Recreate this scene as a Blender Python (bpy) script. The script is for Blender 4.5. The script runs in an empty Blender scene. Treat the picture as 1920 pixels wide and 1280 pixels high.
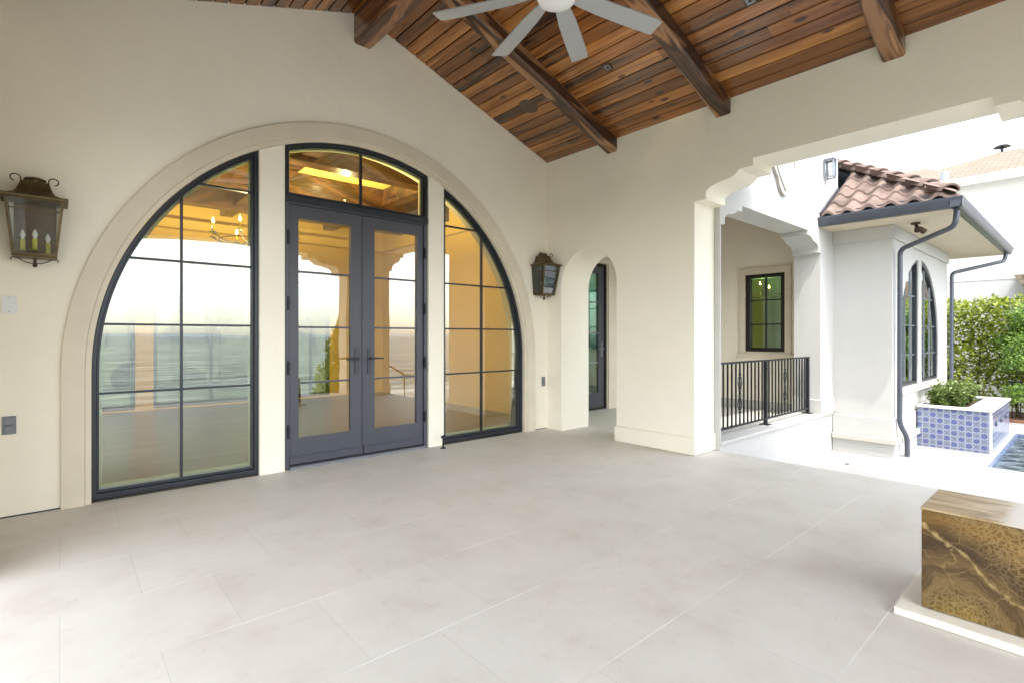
import bpy, bmesh, math, random
from mathutils import Vector, Matrix, noise
from mathutils.geometry import tessellate_polygon
random.seed(7)
R = math.radians; PI = math.pi
scene = bpy.context.scene
COL = scene.collection

# ------------------------------------------------------------------ materials
def nodes(name):
    m = bpy.data.materials.new(name); m.use_nodes = True
    nt = m.node_tree; b = nt.nodes['Principled BSDF']
    return m, nt, b
def N(nt, t, **kw):
    n = nt.nodes.new(t)
    for k, v in kw.items():
        if k in n.inputs.keys(): n.inputs[k].default_value = v
        else: setattr(n, k, v)
    return n
def L(nt, a, ao, b, bi): nt.links.new(a.outputs[ao], b.inputs[bi])
def coords(nt, scale=(1,1,1), loc=(0,0,0)):
    g = N(nt, 'ShaderNodeNewGeometry'); mp = N(nt, 'ShaderNodeMapping')
    mp.inputs['Scale'].default_value = scale; mp.inputs['Location'].default_value = loc
    L(nt, g, 'Position', mp, 'Vector'); return mp
def ramp(nt, stops):
    r = N(nt, 'ShaderNodeValToRGB'); e = r.color_ramp.elements
    e[0].position, e[0].color = stops[0][0], (*stops[0][1], 1)
    e[1].position, e[1].color = stops[-1][0], (*stops[-1][1], 1)
    for p, c in stops[1:-1]:
        q = e.new(p); q.color = (*c, 1)
    return r
def math_n(nt, op, a=None, b=None, va=0, vb=0):
    n = N(nt, 'ShaderNodeMath', operation=op)
    n.inputs[0].default_value = va; n.inputs[1].default_value = vb
    if a: L(nt, a[0], a[1], n, 0)
    if b: L(nt, b[0], b[1], n, 1)
    return n
def simple(name, c, rough=.5, metal=0., var=.06, scale=6., bump=0., bscale=80., spec=.5, coat=0.):
    m, nt, b = nodes(name)
    mp = coords(nt); no = N(nt, 'ShaderNodeTexNoise'); no.inputs['Scale'].default_value = scale
    no.inputs['Detail'].default_value = 5
    L(nt, mp, 0, no, 'Vector')
    lo = tuple(x*(1-var) for x in c); hi = tuple(min(1, x*(1+var)) for x in c)
    r = ramp(nt, [(.3, lo), (.7, hi)]); L(nt, no, 0, r, 0); L(nt, r, 0, b, 'Base Color')
    b.inputs['Roughness'].default_value = rough; b.inputs['Metallic'].default_value = metal
    b.inputs['Specular IOR Level'].default_value = spec; b.inputs['Coat Weight'].default_value = coat
    if bump:
        n2 = N(nt, 'ShaderNodeTexNoise'); n2.inputs['Scale'].default_value = bscale; n2.inputs['Detail'].default_value = 4
        L(nt, mp, 0, n2, 'Vector'); bp = N(nt, 'ShaderNodeBump'); bp.inputs['Strength'].default_value = bump
        bp.inputs['Distance'].default_value = .01; L(nt, n2, 0, bp, 'Height'); L(nt, bp, 0, b, 'Normal')
    return m

def plaster(name, c, var=.03):
    m, nt, b = nodes(name); mp = coords(nt)
    n1 = N(nt, 'ShaderNodeTexNoise'); n1.inputs['Scale'].default_value = .9; n1.inputs['Detail'].default_value = 6
    L(nt, mp, 0, n1, 'Vector')
    r = ramp(nt, [(.3, tuple(x*(1-var) for x in c)), (.7, tuple(min(1, x*(1+var*.6)) for x in c))])
    L(nt, n1, 0, r, 0)
    L(nt, r, 0, b, 'Base Color'); b.inputs['Roughness'].default_value = .85; b.inputs['Specular IOR Level'].default_value = .25
    n2 = N(nt, 'ShaderNodeTexNoise'); n2.inputs['Scale'].default_value = 55; n2.inputs['Detail'].default_value = 6; n2.inputs['Roughness'].default_value = .65
    n3 = N(nt, 'ShaderNodeTexNoise'); n3.inputs['Scale'].default_value = 5; n3.inputs['Detail'].default_value = 3
    L(nt, mp, 0, n2, 'Vector'); L(nt, mp, 0, n3, 'Vector')
    mx = math_n(nt, 'MULTIPLY_ADD', (n2, 0)); mx.inputs[1].default_value = .25; L(nt, n3, 0, mx, 2)
    bp = N(nt, 'ShaderNodeBump'); bp.inputs['Strength'].default_value = .55; bp.inputs['Distance'].default_value = .012
    L(nt, mx, 0, bp, 'Height'); L(nt, bp, 0, b, 'Normal')
    return m

def wood(name, axis, pitch, dark, mid, light, rough=.3, off=0., coat=.5, board=True, grainscale=1.0):
    """axis: direction of the grain ('x' or 'y'); boards are counted across it"""
    m, nt, b = nodes(name)
    g = N(nt, 'ShaderNodeNewGeometry'); sp = N(nt, 'ShaderNodeSeparateXYZ'); L(nt, g, 'Position', sp, 0)
    along, across = (0, 1) if axis == 'x' else (1, 0)
    if axis == 'z': along, across = 2, 0
    idx = math_n(nt, 'ADD', (sp, across), vb=off); idx = math_n(nt, 'DIVIDE', (idx, 0), vb=pitch); idx = math_n(nt, 'FLOOR', (idx, 0))
    wn = N(nt, 'ShaderNodeTexWhiteNoise', noise_dimensions='1D'); L(nt, idx, 0, wn, 'W')
    # butt joints: length index shifted per board
    la = math_n(nt, 'MULTIPLY_ADD', (wn, 0), vb=9.); L(nt, sp, along, la, 2)
    li = math_n(nt, 'DIVIDE', (la, 0), vb=6.5); lf = math_n(nt, 'FLOOR', (li, 0))
    cb = N(nt, 'ShaderNodeCombineXYZ'); L(nt, idx, 0, cb, 0); L(nt, lf, 0, cb, 1)
    wn2 = N(nt, 'ShaderNodeTexWhiteNoise', noise_dimensions='3D'); L(nt, cb, 0, wn2, 'Vector')
    # grain coordinates
    shift = math_n(nt, 'MULTIPLY', (wn2, 0), vb=40.)
    gv = N(nt, 'ShaderNodeCombineXYZ')
    a1 = math_n(nt, 'MULTIPLY_ADD', (sp, along), vb=.85*grainscale); L(nt, shift, 0, a1, 2)
    a2 = math_n(nt, 'MULTIPLY_ADD', (sp, across), vb=(17. if board else 6.)*grainscale); L(nt, shift, 0, a2, 2)
    if axis == 'x':     # follow the roof slope so the grain runs along the rafter
        q1 = math_n(nt, 'SUBTRACT', (sp, 0), vb=2.335); q1 = math_n(nt, 'ABSOLUTE', (q1, 0)); q2 = math_n(nt, 'MULTIPLY_ADD', (q1, 0), vb=.343); L(nt, sp, 2, q2, 2)
        a3 = math_n(nt, 'MULTIPLY', (q2, 0), vb=6.*grainscale)
    else: a3 = math_n(nt, 'MULTIPLY', (sp, 2 if axis != 'z' else 1), vb=11.*grainscale)
    L(nt, a1, 0, gv, 0); L(nt, a2, 0, gv, 1); L(nt, a3, 0, gv, 2)
    n1 = N(nt, 'ShaderNodeTexNoise'); n1.inputs['Scale'].default_value = 1.; n1.inputs['Detail'].default_value = 7 if board else 1.6
    n1.inputs['Roughness'].default_value = .62 if board else .45; n1.inputs['Distortion'].default_value = .7
    L(nt, gv, 0, n1, 'Vector')
    # cathedral rings
    rg = math_n(nt, 'MULTIPLY', (n1, 0), vb=18. if board else 38.); rs = math_n(nt, 'SINE', (rg, 0)); rs = math_n(nt, 'MULTIPLY_ADD', (rs, 0), vb=.05 if board else .11)
    nf = .85 if board else 1.5
    nc = math_n(nt, 'MULTIPLY_ADD', (n1, 0), vb=nf); nc.inputs[2].default_value = .5-.5*nf; L(nt, nc, 0, rs, 2)
    tone = math_n(nt, 'MULTIPLY_ADD', (wn2, 0), vb=.22 if board else .05); L(nt, rs, 0, tone, 2)
    # dark stain clouds
    n2 = N(nt, 'ShaderNodeTexNoise'); n2.inputs['Scale'].default_value = .5; n2.inputs['Detail'].default_value = 3; L(nt, gv, 0, n2, 'Vector')
    st = math_n(nt, 'MULTIPLY_ADD', (n2, 0), vb=.50 if board else .28); L(nt, tone, 0, st, 2)
    if board: st = math_n(nt, 'ADD', (st, 0), vb=-.045)
    # knots
    vo = N(nt, 'ShaderNodeTexVoronoi'); kv = N(nt, 'ShaderNodeCombineXYZ')
    k1 = math_n(nt, 'MULTIPLY', (sp, along), vb=2.1); k2 = math_n(nt, 'MULTIPLY', (sp, across), vb=5.3); L(nt, k1, 0, kv, 0); L(nt, k2, 0, kv, 1)
    L(nt, kv, 0, vo, 'Vector'); vo.inputs['Scale'].default_value = 1.
    kr = ramp(nt, [(.05, (0, 0, 0)), (.13, (1, 1, 1))]); L(nt, vo, 'Distance', kr, 0)
    kk = .28 if board else .0
    kd = math_n(nt, 'MULTIPLY_ADD', (kr, 0), vb=kk); kd.inputs[2].default_value = -kk
    fin = math_n(nt, 'ADD', (st, 0), (kd, 0))
    if board:
        fr_ = math_n(nt, 'ADD', (sp, across), vb=off + pitch*50); fr_ = math_n(nt, 'DIVIDE', (fr_, 0), vb=pitch); fr_ = math_n(nt, 'FRACT', (fr_, 0)); fr_ = math_n(nt, 'SUBTRACT', (fr_, 0), vb=.5); fr_ = math_n(nt, 'ABSOLUTE', (fr_, 0))
        sr = ramp(nt, [(.44, (0, 0, 0)), (.485, (1, 1, 1))]); L(nt, fr_, 0, sr, 0); sm = math_n(nt, 'MULTIPLY', (sr, 0), vb=-.30); fin = math_n(nt, 'ADD', (fin, 0), (sm, 0))
    fin = math_n(nt, 'MULTIPLY', (fin, 0), vb=.925 if board else 1.)
    r = ramp(nt, [(.58, dark), (.79, mid), (.99, light)] if board else [(.46, dark), (.68, mid), (.92, light)]); L(nt, fin, 0, r, 0)
    L(nt, r, 0, b, 'Base Color')
    b.inputs['Roughness'].default_value = rough; b.inputs['Coat Weight'].default_value = coat; b.inputs['Coat Roughness'].default_value = .18
    bp = N(nt, 'ShaderNodeBump'); bp.inputs['Strength'].default_value = .12; bp.inputs['Distance'].default_value = .004
    L(nt, rs, 0, bp, 'Height'); L(nt, bp, 0, b, 'Normal')
    return m

M = {}
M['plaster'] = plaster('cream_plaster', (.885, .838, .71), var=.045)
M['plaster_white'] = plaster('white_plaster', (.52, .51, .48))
M['limestone'] = simple('limestone_trim', (.70, .63, .50), .7, var=.05, scale=3, bump=.15, bscale=40)
M['band'] = simple('stone_band', (.52, .49, .43), .7, var=.05, bump=.1)
M['darkmetal'] = simple('dark_window_metal', (.028, .033, .042), .35, .3, var=.1, spec=.5)
M['blackwin'] = simple('black_window_paint', (.012, .010, .009), .35, 0, var=.1)
M['door'] = simple('charcoal_door_paint', (.062, .066, .082), .38, 0, var=.05, scale=2)
M['iron'] = simple('wrought_iron', (.02, .022, .026), .45, .5, var=.15)
M['gutter'] = simple('dark_gutter_metal', (.085, .095, .115), .32, .35, var=.06)
M['bronze'] = simple('aged_brass', (.12, .088, .042), .42, .75, var=.3, scale=30)
M['bronze_dark'] = simple('dark_bronze', (.085, .055, .035), .4, .6, var=.3, scale=25)
M['greymetal'] = simple('grey_metal', (.25, .26, .29), .35, .6)
M['fan'] = simple('fan_grey', (.42, .43, .44), .42, .25, var=.02)
M['fanlight'] = simple('white_opal_glass', (.85, .85, .85), .25, 0, var=.01)
M['candle'] = simple('yellow_candle_sleeve', (.60, .55, .06), .45, 0, var=.1)
M['white'] = simple('white_plastic', (.78, .78, .76), .4, 0, var=.02)
M['greyplate'] = simple('grey_plate', (.20, .21, .24), .35, .2, var=.05)
M['soffit'] = simple('cream_soffit', (.66, .57, .42), .7, 0, var=.03)
M['medal'] = simple('carved_pink_stone', (.40, .36, .32), .8, var=.06)
M['handle'] = simple('dark_pewter_handle', (.07, .07, .08), .3, .7)
M['speaker'] = simple('brown_speaker_grille', (.10, .07, .045), .6, 0, var=.1)
M['tile_roof'] = simple('clay_barrel_tile', (.165, .113, .088), .8, 0, var=.38, scale=4.5, bump=.3, bscale=60)
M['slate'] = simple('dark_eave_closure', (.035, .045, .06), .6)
M['shingle'] = None
M['soil'] = simple('dark_soil', (.10, .055, .035), .95, var=.5, scale=40, bump=.8, bscale=60)
M['mulch'] = simple('red_brown_mulch', (.20, .09, .05), .95, var=.5, scale=30, bump=.8, bscale=40)
M['trunk'] = simple('bark', (.11, .08, .055), .9, var=.3, scale=20, bump=.5)
M['carpaint'] = simple('white_car_paint', (.75, .76, .74), .25, 0, var=.01, coat=.5)
M['carglass'] = simple('dark_car_glass', (.05, .09, .10), .1, 0, var=.05)
M['tyre'] = simple('black_rubber', (.02, .02, .02), .8)
M['roomwall'] = simple('warm_room_paint', (.70, .52, .13), .8, 0, var=.03, scale=1)
M['roomwhite'] = simple('pale_room_paint', (.75, .75, .66), .8, 0, var=.03, scale=1)
M['shore'] = simple('far_shore', (.30, .33, .36), .9, 0, var=.3, scale=.01)
M['asphalt'] = simple('driveway_paving', (.42, .40, .36), .85, var=.08, scale=2)

M['ceilwood'] = wood('stained_ceiling_boards', 'y', .1225, (.035, .011, .003), (.25, .088, .017), (.60, .27, .065), rough=.24, off=.0, coat=.8)
M['beamwood'] = wood('stained_beam_slope', 'x', 5.0, (.03, .010, .004), (.15, .062, .024), (.46, .25, .115), rough=.3, board=False, grainscale=1.3)
M['ridgewood'] = wood('stained_beam_ridge', 'y', 5.0, (.035, .011, .004), (.15, .055, .02), (.34, .16, .065), rough=.32, board=False, grainscale=1.3)
M['roombeam'] = wood('dark_room_beam', 'x', 5.0, (.018, .008, .005), (.045, .020, .010), (.10, .05, .025), rough=.4, board=False)
M['roomfloor'] = wood('grey_oak_floor', 'x', .19, (.025, .018, .013), (.06, .045, .034), (.12, .095, .075), rough=.3, coat=.2)

def onyx():
    m, nt, b = nodes('amber_onyx'); mp = coords(nt); sp = N(nt, 'ShaderNodeSeparateXYZ')
    nw = N(nt, 'ShaderNodeTexNoise'); nw.inputs['Scale'].default_value = 6.5; nw.inputs['Detail'].default_value = 5; nw.inputs['Roughness'].default_value = .55; L(nt, mp, 0, nw, 'Vector')
    wv = N(nt, 'ShaderNodeVectorMath', operation='MULTIPLY_ADD'); wv.inputs[1].default_value = (.13, .13, .13); L(nt, nw, 1, wv, 0); L(nt, mp, 0, wv, 2); L(nt, wv, 0, sp, 0)
    dist = N(nt, 'ShaderNodeVectorMath', operation='DISTANCE'); dist.inputs[1].default_value = (2.97, .46, .10); L(nt, wv, 0, dist, 0)
    rad = math_n(nt, 'MULTIPLY', (dist, 'Value'), vb=70.); n1 = N(nt, 'ShaderNodeTexNoise', noise_dimensions='1D'); n1.inputs['Scale'].default_value = 1.; n1.inputs['Detail'].default_value = 4; n1.inputs['Roughness'].default_value = .7; L(nt, rad, 0, n1, 'W')
    n2 = N(nt, 'ShaderNodeTexNoise'); n2.inputs['Scale'].default_value = 7; n2.inputs['Detail'].default_value = 7; n2.inputs['Roughness'].default_value = .6; L(nt, wv, 0, n2, 'Vector')
    # zones by radius, modulated by fine banding and cloud
    z1 = math_n(nt, 'MULTIPLY_ADD', (n1, 0), vb=.10); L(nt, dist, 'Value', z1, 2)
    z2 = math_n(nt, 'MULTIPLY_ADD', (n2, 0), vb=.12); L(nt, z1, 0, z2, 2)
    r = ramp(nt, [(.16, (.15, .09, .012)), (.22, (.075, .04, .006)), (.27, (.17, .105, .035)), (.31, (.065, .034, .008)), (.345, (.14, .082, .025)), (.39, (.04, .018, .002)), (.45, (.075, .035, .003)), (.52, (.17, .085, .008)), (.58, (.095, .045, .004)), (.70, (.21, .12, .018))]); L(nt, z2, 0, r, 0)
    # crackle of pale crystals: around the core and in the upper outer corner
    vo = N(nt, 'ShaderNodeTexVoronoi', feature='DISTANCE_TO_EDGE'); vo.inputs['Scale'].default_value = 58; L(nt, wv, 0, vo, 'Vector')
    cr = ramp(nt, [(.0, (1, 1, 1)), (.18, (.15, .15, .15)), (.4, (0, 0, 0))]); L(nt, vo, 'Distance', cr, 0)
    a = math_n(nt, 'MULTIPLY_ADD', (sp, 1), vb=-.85); L(nt, sp, 2, a, 2); ma = ramp(nt, [(.02, (0, 0, 0)), (.16, (1, 1, 1))]); L(nt, a, 0, ma, 0)
    mc = ramp(nt, [(.10, (1, 1, 1)), (.17, (0, 0, 0))]); L(nt, dist, 'Value', mc, 0)
    mk_ = math_n(nt, 'MAXIMUM', (ma, 0), (mc, 0)); cm = math_n(nt, 'MULTIPLY', (cr, 0), (mk_, 0)); cm = math_n(nt, 'MULTIPLY', (cm, 0), vb=.36)
    # one ragged pale seam running down to the right
    b1 = math_n(nt, 'MULTIPLY_ADD', (sp, 1), vb=-.72); L(nt, sp, 2, b1, 2); b2 = math_n(nt, 'ADD', (b1, 0), vb=-.045); b2 = math_n(nt, 'ABSOLUTE', (b2, 0))
    n4 = N(nt, 'ShaderNodeTexNoise'); n4.inputs['Scale'].default_value = 26; n4.inputs['Detail'].default_value = 4; L(nt, mp, 0, n4, 'Vector'); b3 = math_n(nt, 'MULTIPLY_ADD', (n4, 0), vb=-.05); L(nt, b2, 0, b3, 2)
    sr = ramp(nt, [(.0, (0, 0, 0)), (.001, (0, 0, 0))]); sr.color_ramp.elements[0].position = .0; b4 = math_n(nt, 'ADD', (b3, 0), vb=.03); sr = ramp(nt, [(.0, (1, 1, 1)), (.018, (0, 0, 0))]); L(nt, b4, 0, sr, 0); sm = math_n(nt, 'MULTIPLY', (sr, 0), vb=.8)
    # fine healed cracks
    v2 = N(nt, 'ShaderNodeTexVoronoi', feature='DISTANCE_TO_EDGE'); v2.inputs['Scale'].default_value = 6.5; L(nt, wv, 0, v2, 'Vector')
    c2 = ramp(nt, [(.0, (1, 1, 1)), (.016, (0, 0, 0))]); L(nt, v2, 'Distance', c2, 0); c2m = math_n(nt, 'MULTIPLY', (c2, 0), vb=.28)
    mxx = math_n(nt, 'MAXIMUM', (cm, 0), (c2m, 0)); mxx = math_n(nt, 'MAXIMUM', (mxx, 0), (sm, 0))
    mix = N(nt, 'ShaderNodeMix', data_type='RGBA'); L(nt, mxx, 0, mix, 0); L(nt, r, 0, mix, 6); mix.inputs[7].default_value = (.50, .36, .14, 1)
    L(nt, mix, 2, b, 'Base Color'); b.inputs['Roughness'].default_value = .12; b.inputs['Coat Weight'].default_value = .3
    return m
M['onyx'] = onyx()
def onyx_top():
    m, nt, b = nodes('onyx_top_streaks'); mp = coords(nt, (5, 1.6, 1))
    n = N(nt, 'ShaderNodeTexNoise'); n.inputs['Scale'].default_value = 2.2; n.inputs['Detail'].default_value = 6; n.inputs['Distortion'].default_value = .5; L(nt, mp, 0, n, 'Vector')
    r = ramp(nt, [(.35, (.26, .165, .065)), (.48, (.42, .29, .14)), (.62, (.56, .43, .25))]); L(nt, n, 0, r, 0)
    g = coords(nt); sp = N(nt, 'ShaderNodeSeparateXYZ'); L(nt, g, 0, sp, 0)
    n3 = N(nt, 'ShaderNodeTexNoise'); n3.inputs['Scale'].default_value = 5; L(nt, g, 0, n3, 'Vector')
    ad = math_n(nt, 'MULTIPLY_ADD', (n3, 0), vb=.12); L(nt, sp, 1, ad, 2)
    mk = ramp(nt, [(.29, (1, 1, 1)), (.33, (0, 0, 0))]); L(nt, ad, 0, mk, 0)
    mix = N(nt, 'ShaderNodeMix', data_type='RGBA'); L(nt, mk, 0, mix, 0); L(nt, r, 0, mix, 6); mix.inputs[7].default_value = (.62, .55, .46, 1)
    L(nt, mix, 2, b, 'Base Color'); b.inputs['Roughness'].default_value = .2; return m
M['onyxtop'] = onyx_top()

def floor_tiles():
    m, nt, b = nodes('limestone_floor_tiles'); mp = coords(nt, (1, 1, 1), (0., -.0, 0))
    mp.inputs['Location'].default_value = (.3025, -.018 + .611*20, 0); 
    br = N(nt, 'ShaderNodeTexBrick'); br.offset = .5; br.offset_frequency = 2
    br.inputs['Scale'].default_value = 1; br.inputs['Brick Width'].default_value = .605; br.inputs['Row Height'].default_value = .611
    br.inputs['Mortar Size'].default_value = .0018; br.inputs['Mortar Smooth'].default_value = .3; br.inputs['Bias'].default_value = 0
    br.inputs['Color1'].default_value = (.64, .612, .555, 1); br.inputs['Color2'].default_value = (.67, .642, .585, 1); br.inputs['Mortar'].default_value = (.545, .525, .485, 1)
    L(nt, mp, 0, br, 'Vector')
    gp = N(nt, 'ShaderNodeNewGeometry'); gs = N(nt, 'ShaderNodeSeparateXYZ'); L(nt, gp, 'Position', gs, 0)
    gy = math_n(nt, 'ADD', (gs, 1), vb=.611*20-.018); gy = math_n(nt, 'DIVIDE', (gy, 0), vb=.611); gy = math_n(nt, 'FRACT', (gy, 0)); gy = math_n(nt, 'SUBTRACT', (gy, 0), vb=.5); gy = math_n(nt, 'ABSOLUTE', (gy, 0)); gy = math_n(nt, 'GREATER_THAN', (gy, 0), vb=.5-.0042)
    gm = coords(nt, (.8, 3, 1)); gn = N(nt, 'ShaderNodeTexNoise'); gn.inputs['Scale'].default_value = 1.6; L(nt, gm, 0, gn, 'Vector'); gr_ = ramp(nt, [(.42, (.12, .12, .12)), (.56, (1, 1, 1))]); L(nt, gn, 0, gr_, 0)
    gf = math_n(nt, 'MULTIPLY', (gy, 0), (gr_, 0))
    gx = N(nt, 'ShaderNodeMix', data_type='RGBA'); L(nt, gf, 0, gx, 0); L(nt, br, 0, gx, 6); gx.inputs[7].default_value = (.82, .81, .78, 1)
    c = coords(nt)
    n1 = N(nt, 'ShaderNodeTexNoise'); n1.inputs['Scale'].default_value = 2.6; n1.inputs['Detail'].default_value = 8; n1.inputs['Roughness'].default_value = .65; L(nt, c, 0, n1, 'Vector')
    r1 = ramp(nt, [(.34, (.90, .88, .85)), (.47, (.97, .965, .955)), (.6, (1, 1, 1)), (.72, (1.04, 1.035, 1.03))]); L(nt, n1, 0, r1, 0)
    mx = N(nt, 'ShaderNodeMix', data_type='RGBA', blend_type='MULTIPLY'); mx.inputs[0].default_value = 1; L(nt, gx, 2, mx, 6); L(nt, r1, 0, mx, 7)
    # fine fossil flecks
    c3 = coords(nt, (1, 1.5, 1)); n2 = N(nt, 'ShaderNodeTexNoise'); n2.inputs['Scale'].default_value = 9; n2.inputs['Detail'].default_value = 9; n2.inputs['Roughness'].default_value = .80; n2.inputs['Distortion'].default_value = .6; L(nt, c3, 0, n2, 'Vector')
    r2 = ramp(nt, [(.54, (1, 1, 1)), (.62, (.95, .935, .91)), (.70, (.82, .78, .72)), (.78, (.6, .53, .45))]); L(nt, n2, 0, r2, 0)
    mx2 = N(nt, 'ShaderNodeMix', data_type='RGBA', blend_type='MULTIPLY'); mx2.inputs[0].default_value = .8; L(nt, mx, 2, mx2, 6); L(nt, r2, 0, mx2, 7)
    L(nt, mx2, 2, b, 'Base Color')
    rr = ramp(nt, [(.3, (.5, .5, .5)), (.7, (.68, .68, .68))]); L(nt, n1, 0, rr, 0); L(nt, rr, 0, b, 'Roughness')
    b.inputs['Specular IOR Level'].default_value = .35
    bp = N(nt, 'ShaderNodeBump'); bp.inputs['Strength'].default_value = .08; bp.inputs['Distance'].default_value = .01; L(nt, n2, 0, bp, 'Height'); L(nt, bp, 0, b, 'Normal')
    return m
M['floor'] = floor_tiles()
def deck_mat():
    m, nt, b = nodes('pale_pool_deck'); c = coords(nt)
    n1 = N(nt, 'ShaderNodeTexNoise'); n1.inputs['Scale'].default_value = 1.5; n1.inputs['Detail'].default_value = 8; L(nt, c, 0, n1, 'Vector')
    r1 = ramp(nt, [(.3, (.28, .276, .268)), (.7, (.31, .306, .298))]); L(nt, n1, 0, r1, 0)
    br = N(nt, 'ShaderNodeTexBrick'); br.inputs['Scale'].default_value = 1; br.inputs['Brick Width'].default_value = 1.2; br.inputs['Row Height'].default_value = .61
    br.inputs['Mortar Size'].default_value = .003; br.inputs['Color1'].default_value = (1, 1, 1, 1); br.inputs['Color2'].default_value = (.98, .98, .98, 1); br.inputs['Mortar'].default_value = (.94, .94, .94, 1)
    L(nt, c, 0, br, 'Vector')
    mx = N(nt, 'ShaderNodeMix', data_type='RGBA', blend_type='MULTIPLY'); mx.inputs[0].default_value = 1; L(nt, r1, 0, mx, 6); L(nt, br, 0, mx, 7)
    L(nt, mx, 2, b, 'Base Color'); b.inputs['Roughness'].default_value = .75; return m
M['deck'] = deck_mat()

def glass(name, tint, refl=.24, trans_tint2=None):
    m = bpy.data.materials.new(name); m.use_nodes = True; nt = m.node_tree; nt.nodes.clear()
    out = N(nt, 'ShaderNodeOutputMaterial'); mix = N(nt, 'ShaderNodeMixShader')
    tr = N(nt, 'ShaderNodeBsdfTransparent'); tr.inputs[0].default_value = (*tint, 1)
    gl = N(nt, 'ShaderNodeBsdfGlossy'); gl.inputs['Roughness'].default_value = .0; gl.inputs[0].default_value = (.95, .985, 1, 1)
    fr = N(nt, 'ShaderNodeFresnel'); fr.inputs[0].default_value = 1.5
    wc = coords(nt); wn_ = N(nt, 'ShaderNodeTexNoise'); wn_.inputs['Scale'].default_value = 2.2; wn_.inputs['Detail'].default_value = 1; L(nt, wc, 0, wn_, 'Vector')
    wb = N(nt, 'ShaderNodeBump'); wb.inputs['Strength'].default_value = .06; wb.inputs['Distance'].default_value = .01; L(nt, wn_, 0, wb, 'Height'); L(nt, wb, 0, gl, 'Normal')
    mx = math_n(nt, 'MULTIPLY_ADD', (fr, 0), vb=1 - refl); mx.inputs[2].default_value = refl - .04*(1-refl)
    L(nt, mx, 0, mix, 0); L(nt, tr, 0, mix, 1); L(nt, gl, 0, mix, 2); L(nt, mix, 0, out, 0)
    return m
M['glass'] = glass('tinted_window_glass', (.95, .955, .84), .14)
M['glass_green'] = glass('green_tinted_glass', (.46, .74, .54), .20)
M['glass_mirror'] = glass('wing_window_glass', (.70, .88, .70), .6)
M['glass_clear'] = glass('lantern_glass', (.97, .98, .97), .035)
M['spacer'] = simple('pale_green_glazing_spacer', (.33, .38, .27), .5)

def emis(name, c, s):
    m, nt, b = nodes(name); b.inputs['Emission Color'].default_value = (*c, 1); b.inputs['Emission Strength'].default_value = s
    b.inputs['Base Color'].default_value = (*c, 1); return m
M['flame'] = emis('lit_candle_bulb', (1., .55, .15), 30)
M['downlit'] = emis('lit_downlight', (1., .85, .6), 14)

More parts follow.
